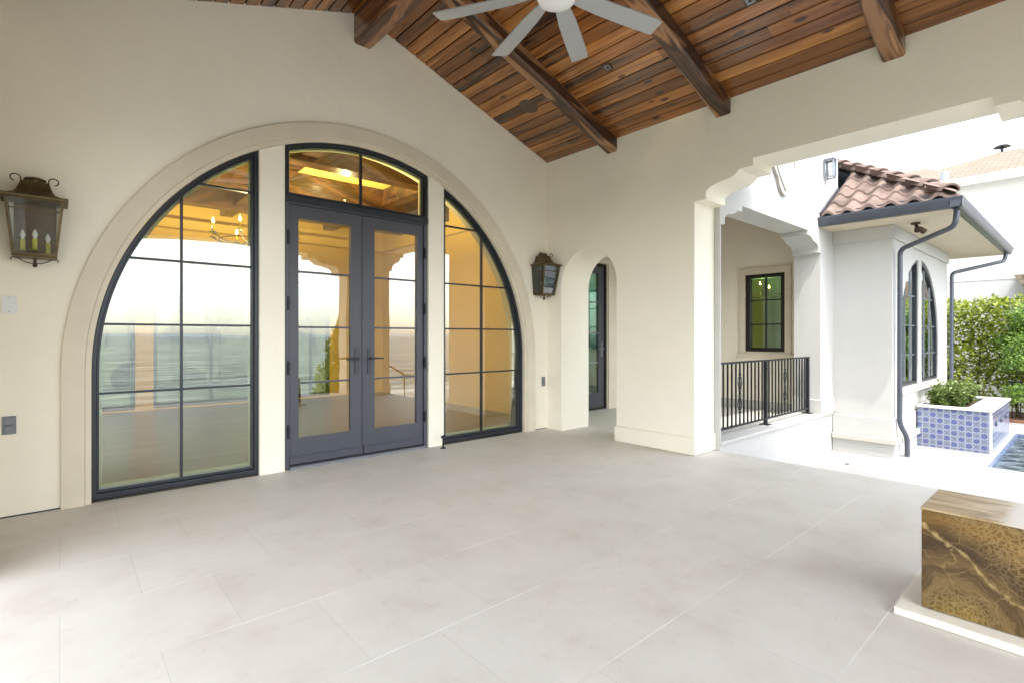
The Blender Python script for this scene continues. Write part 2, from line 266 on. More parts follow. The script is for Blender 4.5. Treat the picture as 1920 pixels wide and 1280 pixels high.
def azulejo():
    m, nt, b = nodes('blue_white_patterned_tile')
    g = N(nt, 'ShaderNodeNewGeometry'); sp = N(nt, 'ShaderNodeSeparateXYZ'); L(nt, g, 'Position', sp, 0)
    s = math_n(nt, 'ADD', (sp, 0), (sp, 1))            # runs along either face of the box
    P = .0865
    u = math_n(nt, 'DIVIDE', (s, 0), vb=P); v = math_n(nt, 'DIVIDE', (sp, 2), vb=P)
    v = math_n(nt, 'ADD', (v, 0), vb=40.35); u = math_n(nt, 'ADD', (u, 0), vb=10.2)
    fu = math_n(nt, 'FRACT', (u, 0)); fv = math_n(nt, 'FRACT', (v, 0))
    iu = math_n(nt, 'FLOOR', (u, 0)); iv = math_n(nt, 'FLOOR', (v, 0)); par = math_n(nt, 'ADD', (iu, 0), (iv, 0)); par = math_n(nt, 'MODULO', (par, 0), vb=2.)
    a = math_n(nt, 'SUBTRACT', (fu, 0), vb=.5); c = math_n(nt, 'SUBTRACT', (fv, 0), vb=.5)
    a2 = math_n(nt, 'MULTIPLY', (a, 0), (a, 0)); c2 = math_n(nt, 'MULTIPLY', (c, 0), (c, 0)); d = math_n(nt, 'ADD', (a2, 0), (c2, 0)); d = math_n(nt, 'SQRT', (d, 0))
    disc = ramp(nt, [(.40, (1, 1, 1)), (.46, (0, 0, 0))]); L(nt, d, 0, disc, 0)
    # rings inside the disc
    rg = math_n(nt, 'MULTIPLY', (d, 0), vb=50.); rg = math_n(nt, 'SINE', (rg, 0)); rgr = ramp(nt, [(.3, (.075, .095, .22)), (.9, (.12, .145, .28))]); L(nt, rg, 0, rgr, 0)
    # lattice flower on the other tiles
    aa = math_n(nt, 'ABSOLUTE', (a, 0)); ca = math_n(nt, 'ABSOLUTE', (c, 0)); df = math_n(nt, 'SUBTRACT', (aa, 0), (ca, 0)); df = math_n(nt, 'ABSOLUTE', (df, 0))
    diag = ramp(nt, [(.05, (1, 1, 1)), (.09, (0, 0, 0))]); L(nt, df, 0, diag, 0)
    wv = math_n(nt, 'MULTIPLY', (a2, 0), (c2, 0)); wv = math_n(nt, 'SQRT', (wv, 0)); wv = math_n(nt, 'MULTIPLY', (wv, 0), vb=110.); wv = math_n(nt, 'SINE', (wv, 0))
    dt = math_n(nt, 'GREATER_THAN', (wv, 0), vb=.35); pat = math_n(nt, 'MAXIMUM', (diag, 0), (dt, 0)); pat = math_n(nt, 'MULTIPLY', (pat, 0), vb=.75)
    fl = N(nt, 'ShaderNodeMix', data_type='RGBA'); L(nt, pat, 0, fl, 0); fl.inputs[6].default_value = (.27, .29, .33, 1); fl.inputs[7].default_value = (.07, .09, .17, 1)
    edge = N(nt, 'ShaderNodeMix', data_type='RGBA'); L(nt, disc, 0, edge, 0); edge.inputs[6].default_value = (.22, .25, .32, 1); L(nt, rgr, 0, edge, 7)
    mx = N(nt, 'ShaderNodeMix', data_type='RGBA'); L(nt, par, 0, mx, 0); L(nt, edge, 2, mx, 6); L(nt, fl, 2, mx, 7)
    # grout
    m1 = math_n(nt, 'MAXIMUM', (aa, 0), (ca, 0)); gr = math_n(nt, 'GREATER_THAN', (m1, 0), vb=.475)
    fx = N(nt, 'ShaderNodeMix', data_type='RGBA'); L(nt, gr, 0, fx, 0); L(nt, mx, 2, fx, 6); fx.inputs[7].default_value = (.36, .38, .42, 1)
    L(nt, fx, 2, b, 'Base Color'); b.inputs['Roughness'].default_value = .2; return m
M['azulejo'] = azulejo()

def shingle():
    m, nt, b = nodes('tan_roof_shingles'); c = coords(nt, (1, 1, 1))
    g = N(nt, 'ShaderNodeNewGeometry'); sp = N(nt, 'ShaderNodeSeparateXYZ'); L(nt, g, 'Position', sp, 0)
    cb = N(nt, 'ShaderNodeCombineXYZ'); L(nt, sp, 1, cb, 0); z = math_n(nt, 'MULTIPLY', (sp, 2), vb=2.4); L(nt, z, 0, cb, 1)
    br = N(nt, 'ShaderNodeTexBrick'); br.inputs['Scale'].default_value = 1; br.inputs['Brick Width'].default_value = .34; br.inputs['Row Height'].default_value = .26; br.inputs['Mortar Size'].default_value = .02
    br.inputs['Color1'].default_value = (.215, .165, .11, 1); br.inputs['Color2'].default_value = (.17, .13, .088, 1); br.inputs['Mortar'].default_value = (.11, .08, .055, 1)
    L(nt, cb, 0, br, 'Vector'); L(nt, br, 0, b, 'Base Color'); b.inputs['Roughness'].default_value = .9; return m
M['shingle'] = shingle()

def leafmat(name, c1, c2, c3, tr=.35):
    m, nt, b = nodes(name)
    g = N(nt, 'ShaderNodeNewGeometry'); r = ramp(nt, [(0., c1), (.55, c2), (1., c3)]); L(nt, g, 'Random Per Island', r, 0)
    L(nt, r, 0, b, 'Base Color'); b.inputs['Roughness'].default_value = .45; b.inputs['Specular IOR Level'].default_value = .5
    tl = N(nt, 'ShaderNodeBsdfTranslucent'); L(nt, r, 0, tl, 0); mx = N(nt, 'ShaderNodeMixShader'); mx.inputs[0].default_value = tr
    out = nt.nodes['Material Output']; L(nt, b, 0, mx, 1); L(nt, tl, 0, mx, 2); L(nt, mx, 0, out, 0)
    return m
M['hedge'] = leafmat('hedge_leaves', (.09, .13, .015), (.27, .33, .035), (.45, .48, .07))
M['bright'] = leafmat('bright_shrub_leaves', (.06, .13, .02), (.16, .28, .04), (.30, .42, .08))
M['herb'] = leafmat('planter_leaves', (.06, .10, .02), (.14, .20, .04), (.28, .34, .10))
M['conifer'] = leafmat('conifer_leaves', (.10, .14, .01), (.28, .34, .03), (.48, .50, .08))

def water(name, col, rough, bump, sc, stretch):
    m, nt, b = nodes(name); mp = coords(nt, stretch); n = N(nt, 'ShaderNodeTexNoise'); n.inputs['Scale'].default_value = sc; n.inputs['Detail'].default_value = 7; n.inputs['Roughness'].default_value = .6
    L(nt, mp, 0, n, 'Vector'); bp = N(nt, 'ShaderNodeBump'); bp.inputs['Strength'].default_value = bump; bp.inputs['Distance'].default_value = .3; L(nt, n, 0, bp, 'Height'); L(nt, bp, 0, b, 'Normal')
    r = ramp(nt, [(.42, tuple(x*.3 for x in col)), (.60, tuple(x*2.3 for x in col))]); L(nt, n, 0, r, 0); L(nt, r, 0, b, 'Base Color')
    b.inputs['Roughness'].default_value = rough; b.inputs['IOR'].default_value = 1.33; return m
M['sea'] = water('choppy_sea', (.095, .115, .105), .4, 1., .5, (.22, 1, 1)); M['sea'].node_tree.nodes['Principled BSDF'].inputs['Specular IOR Level'].default_value = .15
M['pool'] = water('pool_water', (.07, .085, .095), .03, .12, 5, (1, 1, 1))
M['pooltile'] = simple('pool_waterline_tile', (.12, .16, .25), .25, var=.4, scale=25)
M['lawn'] = simple('lawn_ground', (.07, .10, .03), .95, var=.3, scale=3, bump=.5, bscale=20)

# ------------------------------------------------------------------ mesh helpers
OFF = {}
def box(bm, x0, x1, y0, y1, z0, z1):
    v = [bm.verts.new(p) for p in ((x0,y0,z0),(x1,y0,z0),(x1,y1,z0),(x0,y1,z0),(x0,y0,z1),(x1,y0,z1),(x1,y1,z1),(x0,y1,z1))]
    for f in ((0,3,2,1),(4,5,6,7),(0,1,5,4),(1,2,6,5),(2,3,7,6),(3,0,4,7)): bm.faces.new([v[i] for i in f])
def P3(axis, a, b, d):
    return {'y': (a, d, b), 'x': (d, a, b), 'z': (a, b, d)}[axis]
def prism(bm, pts, axis, d0, d1):
    A = [bm.verts.new(P3(axis, a, b, d0)) for a, b in pts]; B = [bm.verts.new(P3(axis, a, b, d1)) for a, b in pts]
    n = len(pts)
    for i in range(n): bm.faces.new((A[i], B[i], B[(i+1) % n], A[(i+1) % n]))
    if n <= 5:
        bm.faces.new(A[::-1]); bm.faces.new(B); return
    for t in tessellate_polygon([[Vector((a, b, 0)) for a, b in pts]]):
        p, q, r = [Vector(pts[k]) for k in t]
        if abs((q-p).cross(r-p)) < 1e-9: continue
        bm.faces.new([A[k] for k in t]); bm.faces.new([B[k] for k in t][::-1])
def ring(bm, outer, inner, axis, d0, d1, closed=True):
    n = len(outer)
    V = [[bm.verts.new(P3(axis, a, b, d)) for a, b in pts] for pts in (outer, inner) for d in (d0, d1)]
    o0, o1, i0, i1 = V
    for k in range(n if closed else n-1):
        j = (k+1) % n
        bm.faces.new((o0[k], o0[j], i0[j], i0[k])); bm.faces.new((o1[k], i1[k], i1[j], o1[j]))
        bm.faces.new((o0[k], o1[k], o1[j], o0[j])); bm.faces.new((i0[k], i0[j], i1[j], i1[k]))
    if not closed:
        for k in (0, n-1): bm.faces.new((o0[k], i0[k], i1[k], o1[k]))
def tube(bm, pts, r, seg=8, flat=None):
    pts = [Vector(p) for p in pts]; rings = []
    n = len(pts); up = None
    for i, p in enumerate(pts):
        t = (pts[min(i+1, n-1)] - pts[max(i-1, 0)]).normalized()
        if up is None:
            up = Vector((0, 0, 1)) if abs(t.z) < .9 else Vector((1, 0, 0))
        a = t.cross(up).normalized(); bb = a.cross(t).normalized(); up = bb
        rr = r[i] if isinstance(r, (list, tuple)) else r
        if flat:   # rectangular section
            w, h = flat
            rings.append([bm.verts.new(p + a*w*sx + bb*h*sz) for sx, sz in ((-1,-1),(1,-1),(1,1),(-1,1))])
        else:
            rings.append([bm.verts.new(p + (a*math.cos(2*PI*k/seg) + bb*math.sin(2*PI*k/seg))*rr) for k in range(seg)])
    m = len(rings[0])
    for i in range(n-1):
        for k in range(m):
            bm.faces.new((rings[i][k], rings[i][(k+1) % m], rings[i+1][(k+1) % m], rings[i+1][k]))
    bm.faces.new(rings[0][::-1]); bm.faces.new(rings[-1])
def lathe(bm, prof, cx, cy, seg=24, ax='z'):
    rings = []
    for r, z in prof:
        if r < 1e-5: rings.append([bm.verts.new((cx, cy, z) if ax == 'z' else (cx, z, cy))]); continue
        rings.append([bm.verts.new((cx + r*math.cos(2*PI*k/seg), cy + r*math.sin(2*PI*k/seg), z) if ax == 'z' else (cx + r*math.cos(2*PI*k/seg), z, cy + r*math.sin(2*PI*k/seg))) for k in range(seg)])
    for a, b in zip(rings[:-1], rings[1:]):
        for k in range(seg):
            j = (k+1) % seg
            if len(a) == 1 and len(b) == 1: continue
            if len(a) == 1: bm.faces.new((a[0], b[k], b[j]))
            elif len(b) == 1: bm.faces.new((a[k], a[j], b[0]))
            else: bm.faces.new((a[k], a[j], b[j], b[k]))
def frustum(bm, sections):
    """sections: list of (x0,x1,y0,y1,z)"""
    rs = [[bm.verts.new(p) for p in ((x0,y0,z),(x1,y0,z),(x1,y1,z),(x0,y1,z))] for x0,x1,y0,y1,z in sections]
    for a, b in zip(rs[:-1], rs[1:]):
        for k in range(4): bm.faces.new((a[k], a[(k+1)%4], b[(k+1)%4], b[k]))
    bm.faces.new(rs[0][::-1]); bm.faces.new(rs[-1])
def BM(): return bmesh.new()
def mk(name, bm, mat, parent=None, angle=35, bevel=0, recalc=True, origin=None):
    """mesh in world coordinates -> object; origin = where its own origin goes when it is top-level"""
    off = OFF[parent] if parent is not None else Vector(origin if origin else (0, 0, 0))
    if recalc: bmesh.ops.recalc_face_normals(bm, faces=bm.faces)
    for v in bm.verts: v.co -= off
    me = bpy.data.meshes.new(name); bm.to_mesh(me); bm.free()
    o = bpy.data.objects.new(name, me); COL.objects.link(o)
    me.materials.append(M[mat] if isinstance(mat, str) else mat)
    if angle:
        for p in me.polygons: p.use_smooth = True
        me.set_sharp_from_angle(angle=R(angle))
    if parent is not None: o.parent = parent
    else: o.location = off
    OFF[o] = off
    if bevel:
        md = o.modifiers.new('bevel', 'BEVEL'); md.width = bevel; md.segments = 2; md.limit_method = 'ANGLE'; md.angle_limit = R(40)
    return o
def tag(o, label=None, cat=None, group=None, kind=None):
    if label: o['label'] = label
    if cat: o['category'] = cat
    if group: o['group'] = group
    if kind: o['kind'] = kind
    return o
def thing(name, label, cat, loc=(0, 0, 0), group=None):
    o = bpy.data.objects.new(name, None); COL.objects.link(o); o.location = loc; OFF[o] = Vector(loc)
    o.empty_display_size = .1
    return tag(o, label, cat, group)
def copy_tree(o, parent=None):
    c = o.copy(); COL.objects.link(c)
    if parent is not None: c.parent = parent
    OFF[c] = OFF.get(o, Vector())
    for ch in list(o.children): copy_tree(ch, c)
    return c

# ------------------------------------------------------------------ key dimensions (metres)
YW = 4.97            # patio face of the house wall
XW = 5.0             # patio face of the right arcade wall
CX, CZ, RI, RO = 2.38, .98, 2.205, 2.375     # arched opening
RX, RZ = 2.335, 4.54                          # ridge
def ceil_z(x): return RZ - .35*(x-RX) if x > RX else RZ - .335*(RX-x)
def arc(r, a0, a1, n, cx=CX, cz=CZ):
    return [(cx + r*math.cos(a0 + (a1-a0)*i/n), cz + r*math.sin(a0 + (a1-a0)*i/n)) for i in range(n+1)]
def circ_z(x, r): return CZ + math.sqrt(max(0, r*r - (x-CX)**2))

# ------------------------------------------------------------------ ground, deck, sea, floor
bm = BM(); box(bm, -60, 400, -5.0, 400, -3.0, -.72)
tag(mk('ground', bm, 'lawn'), kind='structure')
bm = BM()   # pool deck with the pool cut out
box(bm, -6, 9.36, -4.2, 12, -.62, -.5)
box(bm, 9.36, 13.3, .99, 2.4, -.62, -.5)
box(bm, 13.0, 14.55, -4.2, .99, -.62, -.5); box(bm, 9.36, 13.0, -4.2, -3.2, -.62, -.5)
box(bm, 13.3, 14.55, .99, 8, -.62, -.5)
tag(mk('pool_deck', bm, 'deck'), kind='structure')
bm = BM(); box(bm, 9.37, 12.99, -3.19, .98, -.71, -.565)
tag(mk('pool_water', bm, 'pool'), kind='structure')
bm = BM()
ring(bm, [(9.362,-3.198),(12.998,-3.198),(12.998,.988),(9.362,.988)], [(9.40,-3.16),(12.96,-3.16),(12.96,.95),(9.40,.95)], 'z', -.70, -.512)
tag(mk('pool_edge', bm, 'pooltile'), kind='structure')
bm = BM(); v = [bm.verts.new(p) for p in ((-9000,-5.0,-1.7),(9000,-5.0,-1.7),(9000,-9000,-1.7),(-9000,-9000,-1.7))]; bm.faces.new(v)
tag(mk('sea', bm, 'sea', angle=0), kind='structure')
bm = BM(); box(bm, -6, 16, -5.06, -4.2, -3, -.495)
tag(mk('sea_wall', bm, 'plaster_white'), 'low white retaining wall at the edge of the sea', 'wall')
bm = BM()
prev = None
for i in range(121):   # low far shore across the water
    x = -3500 + i*60; h = 6 + 26*abs(noise.noise(Vector((i*.13, 3.1, 0)))) + 5*random.random()
    a = [bm.verts.new((x, -2600 - y, z)) for y, z in ((0, -2), (60, h*.8), (200, h), (600, -2))]
    if prev:
        for k in range(3): bm.faces.new((prev[k], a[k], a[k+1], prev[k+1]))
    prev = a
tag(mk('far_shore', bm, 'shore'), kind='structure')
bm = BM(); box(bm, -.95, 5.425, -1.15, 4.99, -.5, 0); box(bm, 5.425, 9.0, 2.9, 5.80, -.5, -.001); box(bm, 1.57, 3.13, 4.99, 5.02, -.4, -.002)
tag(mk('patio_floor', bm, 'floor'), kind='structure')
bm = BM(); box(bm, -1.2, 5.5, 5.02, 10.6, -.3, .004)
tag(mk('room_floor', bm, 'roomfloor'), kind='structure')
bm = BM(); box(bm, -60, 60, 10.9, 90, -.7, -.1)
tag(mk('driveway', bm, 'asphalt'), kind='structure')

# ------------------------------------------------------------------ house wall with the great arch
wall = thing('house_wall', 'cream plaster house wall with the great glazed arch facing the patio', 'wall', (CX, YW, 0))
bm = BM()
pts = [(-2.2, -.02)] + [(CX-RI, -.02)] + [(x, z) for x, z in arc(RI, PI, 0, 72)] + [(CX+RI, -.02), (5.01, -.02), (5.01, ceil_z(5.01)+.06), (RX, RZ+.06), (-2.2, ceil_z(-2.2)+.06)]
prism(bm, pts, 'y', YW, YW+.30)
mk('wall', bm, 'plaster', wall)
bm = BM()
def u_shape(r, n=72): return [(CX-r, -.015)] + arc(r, PI, 0, n) + [(CX+r, -.015)]
ring(bm, u_shape(RO), u_shape(RI+.035), 'y', YW-.030, YW+.02, closed=False)
ring(bm, u_shape(RI+.035), u_shape(RI-.004), 'y', YW-.014, YW+.05, closed=False)
mk('arch_trim', bm, 'limestone', wall, bevel=.004)
for x0, x1 in ((1.352, 1.572), (3.128, 3.332)):
    bm = BM(); n = 8
    top = [(x1 - (x1-x0)*i/n, circ_z(x1 - (x1-x0)*i/n, RI-.006)) for i in range(n+1)]
    prism(bm, [(x0, -.012), (x1, -.012)] + top, 'y', YW+.012, YW+.24)
    mk('pier', bm, 'plaster', wall, bevel=.005)

def side_pts(side, d, zb=.012, xin=None, r=RI-.006, n=30):
    """outline of a quarter-arch window, inset by d; same count of points for every d"""
    xi = xin + d*(-1 if side < 0 else 1)
    rr = r - d
    if side < 0:
        a1 = math.acos((xi-CX)/rr); P = [(xi, zb+d*1.5), (CX-rr, zb+d*1.5)] + arc(rr, PI, a1, n)
    else:
        a1 = math.acos((xi-CX)/rr); P = [(xi, zb+d*1.5), (CX+rr, zb+d*1.5)] + arc(rr, 0, a1, n)
    return P
def arched_side_window(side, xin, xv, hz):
    w = mk('side_window', (lambda b: (ring(b, side_pts(side, 0, xin=xin), side_pts(side, .028, xin=xin), 'y', YW+.035, YW+.13), b)[1])(BM()), 'darkmetal', wall, bevel=.003)
    b = BM(); ring(b, side_pts(side, .028, xin=xin), side_pts(side, .046, xin=xin), 'y', YW+.06, YW+.12)
    mk('sash', b, 'darkmetal', w, bevel=.003)
    b = BM(); prism(b, side_pts(side, .036, xin=xin), 'y', YW+.088, YW+.094); mk('pane', b, 'glass', w, angle=0)
    b = BM(); ring(b, side_pts(side, .047, xin=xin), side_pts(side, .066, xin=xin), 'y', YW+.10, YW+.112); mk('spacer', b, 'spacer', w)
    rr = RI-.04
    for z in hz:
        b = BM(); xe = CX + side*math.sqrt(rr*rr - max(0, z-CZ)**2)
        xs = xin + .03*side; box(b, min(xs, xe), max(xs, xe), YW+.075, YW+.105, z-.009, z+.009); mk('muntin', b, 'darkmetal', w)
    b = BM(); box(b, xv-.009, xv+.009, YW+.073, YW+.107, .06, circ_z(xv, rr)); mk('muntin', b, 'darkmetal', w)
    return w
arched_side_window(-1, 1.346, .765, (.812, 1.342, 1.870, 2.545))
arched_side_window(1, 3.338, 3.935, (.805, 1.335, 1.866, 2.54))
# transom
tx0, tx1, tz0 = 1.578, 3.122, 2.485
def tr_pts(d, n=24):
    rr = RI-.006-d; x0, x1 = tx0+d, tx1-d
    return [(x0, tz0+.09+d*.6), (x1, tz0+.09+d*.6)] + [(x1-(x1-x0)*i/n, circ_z(x1-(x1-x0)*i/n, rr)) for i in range(n+1)]
b = BM(); ring(b, tr_pts(0), tr_pts(.030), 'y', YW+.03, YW+.14); tw = mk('transom_window', b, 'darkmetal', wall, bevel=.003)
b = BM(); ring(b, tr_pts(.030), tr_pts(.046), 'y', YW+.06, YW+.12); mk('sash', b, 'darkmetal', tw)
b = BM(); prism(b, tr_pts(.036), 'y', YW+.088, YW+.094); mk('pane', b, 'glass', tw, angle=0)
b = BM(); ring(b, tr_pts(.047), tr_pts(.062), 'y', YW+.10, YW+.112); mk('spacer', b, 'spacer', tw)
b = BM(); box(b, 2.336, 2.36, YW+.073, YW+.107, tz0+.12, circ_z(2.35, RI-.06)); mk('muntin', b, 'darkmetal', tw)
# door frame + leaves
b = BM(); rect = lambda x0, x1, z0, z1: [(x0, z0), (x1, z0), (x1, z1), (x0, z1)]
ring(b, rect(tx0, tx1, 0, tz0+.088), rect(tx0+.038, tx1-.038, .030, tz0+.01), 'y', YW+.035, YW+.15)
df = mk('door_frame', b, 'door', wall, bevel=.004); M['darkmetal']
b = BM(); box(b, tx0+.002, tx1-.002, YW+.018, YW+.034, tz0+.02, tz0+.085); mk('transom_bar', b, 'darkmetal', wall, bevel=.004)
mid = 2.365
for x0, x1, g0, g1, lx in ((tx0+.040, mid-.003, 1.712, 2.232, 2.292), (mid+.003, tx1-.040, 2.494, 3.006, 2.430)):
    b = BM(); ring(b, rect(x0, x1, .035, tz0+.008), rect(g0, g1, .285, 2.375), 'y', YW+.06, YW+.115)
    leaf = mk('door_leaf', b, 'door', wall, bevel=.004)
    b = BM(); prism(b, rect(g0-.01, g1+.01, .275, 2.385), 'y', YW+.085, YW+.091); mk('pane', b, 'glass', leaf, angle=0)
    for z in (.805, 1.335, 1.865):
        b = BM(); box(b, g0-.001, g1+.001, YW+.074, YW+.102, z-.009, z+.009); mk('muntin', b, 'door', leaf)
    b = BM(); box(b, x0+.01, x1-.01, YW+.045, YW+.059, .10, .118); box(b, x0+.004, x1-.004, YW+.048, YW+.059, .04, .10); mk('drip_rail', b, 'door', leaf, bevel=.003)
    s = -1 if lx < mid else 1
    b = BM(); box(b, lx-.020, lx+.020, YW+.050, YW+.0595, .86, 1.13)
    tube(b, [(lx, YW+.055, 1.02), (lx, YW-.005, 1.02)], .011); tube(b, [(lx, YW-.002, 1.02), (lx+s*.05, YW-.004, 1.024), (lx+s*.135, YW-.002, 1.018)], [.011, .010, .008])
    mk('door_handle', b, 'handle', leaf, bevel=.002)
    hx = tx0+.03 if s < 0 else tx1-.03
    for z in (.30, .90, 1.50, 2.12):
        b = BM(); box(b, hx-.012, hx+.012, YW+.028, YW+.058, z, z+.11); tube(b, [(hx, YW+.030, z-.01), (hx, YW+.030, z+.12)], .009); mk('hinge', b, 'iron', leaf)
b = BM(); box(b, mid-.014, mid+.010, YW+.050, YW+.0585, .13, tz0-.01); mk('astragal', b, 'door', wall)
b = BM(); box(b, tx0+.04, tx1-.04, YW+.0, YW+.055, .0, .026); mk('threshold', b, 'greymetal', wall)

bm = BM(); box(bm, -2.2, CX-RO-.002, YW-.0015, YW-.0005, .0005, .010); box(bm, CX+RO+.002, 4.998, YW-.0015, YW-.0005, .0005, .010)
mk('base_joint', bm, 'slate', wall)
# ------------------------------------------------------------------ arcade walls
PROF = [(0,2.656),(.126,2.656),(.126,2.73),(.142,2.748),(.16,2.762),(.185,2.776),(.213,2.787),(.265,2.799),(.318,2.807),(.36,2.812),(.395,2.821),(.422,2.834),(.445,2.852),(.463,2.870),(.476,2.884),(.608,2.884),(.608,2.957)]
def arcade_wall(x0, x1, xb, flip=False):
    bmx = BM()
    ya, yb = -.12, 2.796
    top = 3.9
    out = [(-1.1, -.02), (ya, -.02)] + [(ya+d, z) for d, z in PROF] + [(yb-d, z) for d, z in reversed(PROF)] + [(yb, -.02)]
    return bmx, out, top
rw = thing('arcade_wall', 'cream plaster side wall with scalloped opening and small round-headed passage', 'wall', (XW, 2.8, 0))
bm, out, top = arcade_wall(5, 5.42, 0)
an = [(4.70, -.02), (4.70, 1.875)] 
archp = [(4.25 + .45*math.cos(PI*i/28), 1.90 + .45*math.sin(PI*i/28)) for i in range(29)]   # from 4.70 to 3.80
full = out + [(3.80, -.02)] + archp[::-1] + [(4.70, -.02), (4.98, -.02), (4.98, top), (-1.1, top)]
prism(bm, full, 'x', XW, XW+.42)
# thicker passage jamb behind
prism(bm, [(3.3, -.02), (3.80, -.02)] + archp[::-1] + [(4.70, -.02), (4.98, -.02), (4.98, 3.7), (3.3, 3.7)], 'x', XW+.42, XW+.55)
mk('wall', bm, 'plaster', rw)
bm = BM()
for a, b_ in ((( -.125, -1.105), None),): pass
def plinth(bm, x0, x1, y0, y1, z0, z1, t):
    prism(bm, [(x0-t, y0-t), (x1+t, y0-t), (x1+t, y1+t), (x0-t, y1+t)], 'z', z0, z1)
    frustum(bm, [(x0-t, x1+t, y0-t, y1+t, z1), (x0-.001, x1+.001, y0-.001, y1+.001, z1+t*.6)])
plinth(bm, XW, XW+.42, 2.80, 3.795, .009, .18, .022)
mk('base_moulding', bm, 'plaster', rw, bevel=.003)
bm = BM(); plinth(bm, XW, XW+.42, -1.08, -.125, .004, .18, .022); mk('base_moulding', bm, 'plaster', rw, bevel=.003)

lw = thing('arcade_wall', 'cream plaster side wall with scalloped opening on the left edge of the patio', 'wall', (-.36, 1.3, 0))
bm = BM(); ya, yb = -.35, 3.7  # opening of this unseen wall sized for the light it lets in
prism(bm, [(-1.1, -.02), (ya, -.02)] + [(ya+d, z+.1) for d, z in PROF] + [(yb-d, z+.1) for d, z in reversed(PROF)] + [(yb, -.02), (4.98, -.02), (4.98, 4.1), (-1.1, 4.1)], 'x', -.78, -.36)
mk('wall', bm, 'plaster', lw)

fw = thing('arcade_front', 'cream plaster front wall whose wide scalloped opening faces the sea', 'wall', (2.3, -.7, 0))
bm = BM(); k = 1.38; xa, xb = .02, 4.70
hdr = [(xa + .608*k + (xb-xa-1.216*k)*i/14, 2.957 + .09*math.sin(PI*i/14)) for i in range(1, 14)]
zz = lambda z: 2.957 - (2.957-z)*1.25
pts = [(-.36, -.02), (xa, -.02)] + [(xa+d*k, zz(z)) for d, z in PROF] + hdr + [(xb-d*k, zz(z)) for d, z in reversed(PROF)] + [(xb, -.02), (4.999, -.02), (4.999, ceil_z(5)+.05), (RX, RZ+.05), (-.36, ceil_z(-.36)+.05)]
prism(bm, pts, 'y', -1.1, -.7)
mk('wall', bm, 'plaster', fw)

# ------------------------------------------------------------------ patio ceiling: boards, rafters, ridge beam, roof above
pc = thing('patio_ceiling', 'vaulted ceiling of stained wood boards over the patio', 'ceiling', (RX, 2, 4.5))
def board_sheet(bm, xs0, xs1, y0, y1, pitch):
    import math as _m
    x = math.ceil(xs0/pitch)*pitch; edges = [xs0]
    while x < xs1: edges.append(x); x += pitch
    edges.append(xs1)
    prof = []
    for a, b_ in zip(edges[:-1], edges[1:]):
        prof += [(a-.0025, ceil_z(a)+.016), (a+.0025, ceil_z(a)+.016), (a+.008, ceil_z(a+.008)), (b_-.008, ceil_z(b_-.008)), ]
    prof.append((xs1, ceil_z(xs1)+.011))
    P = prof + [(xs1, ceil_z(xs1)+.06), (xs0, ceil_z(xs0)+.06)]
    prism(bm, P, 'y', y0, y1)
bm = BM(); board_sheet(bm, RX, 5.95, -3.2, 4.968, .1225); mk('board_lining', bm, 'ceilwood', pc, angle=20)
bm = BM(); board_sheet(bm, -1.45, RX, -3.2, 4.968, .1225); mk('board_lining', bm, 'ceilwood', pc, angle=20)
# rafters on both slopes
def rafter(y0, y1, side):
    bm = BM(); e = .018
    x0, x1 = (RX+.09, 4.999) if side > 0 else (-.359, RX-.09)
    d = .155
    sec = [(y0, -.002), (y1, -.002), (y1, -d+e), (y1-e*.35, -d+e*.45), (y1-e, -d), (y0+e, -d), (y0+e*.35, -d+e*.45), (y0, -d+e)]
    A = [[bm.verts.new((x, y, ceil_z(x)+z)) for y, z in sec] for x in (x0, x1)]
    n = len(sec)
    for i in range(n): bm.faces.new((A[0][i], A[0][(i+1)%n], A[1][(i+1)%n], A[1][i]))
    bm.faces.new(A[0]); bm.faces.new(A[1][::-1])
    # small bead moulding along both top edges
    mk('rafter', bm, 'beamwood', pc, angle=25)
for yc in (3.87, 2.485, 1.08, -.34):
    for s in (1, -1): rafter(yc-.078, yc+.078, s)
bm = BM(); prism(bm, [(2.238, 4.56), (2.432, 4.56), (2.432, 4.232), (2.408, 4.208), (2.262, 4.208), (2.238, 4.232)], 'y', -1.69, 4.969)
mk('ridge_beam', bm, 'ridgewood', pc, angle=25)
bm = BM(); prism(bm, [(-1.6, ceil_z(-1.6)+.065), (RX, RZ+.065), (6.05, ceil_z(6.05)+.065), (6.05, ceil_z(6.05)+.26), (RX, RZ+.30), (-1.6, ceil_z(-1.6)+.26)], 'y', -3.3, 4.969)  # front and left overhang lengthened, out of view, to shade the floor
mk('roof', bm, 'tile_roof', pc)

# ------------------------------------------------------------------ ceiling fan
fx, fy = 2.40, 2.30
fan = thing('ceiling_fan', 'grey eight-bladed ceiling fan with a white light, hanging from the ridge beam', 'ceiling fan', (fx, fy, 3.4))
bm = BM(); lathe(bm, [(0, 4.205), (.075, 4.205), (.07, 4.16), (.03, 4.12), (.0, 4.12)], fx, fy); tube(bm, [(fx, fy, 4.13), (fx, fy, 3.60)], .014, 12); mk('down_rod', bm, 'fan', fan)
bm = BM(); lathe(bm, [(0, 3.62), (.05, 3.62), (.10, 3.59), (.128, 3.53), (.132, 3.47), (.132, 3.435), (0, 3.435)], fx, fy, 36); mk('hub', bm, 'fan', fan)
bm = BM(); lathe(bm, [(.122, 3.437), (.125, 3.418), (.116, 3.400), (.085, 3.386), (.04, 3.379), (0, 3.378)], fx, fy, 36); mk('light_dome', bm, 'fanlight', fan)
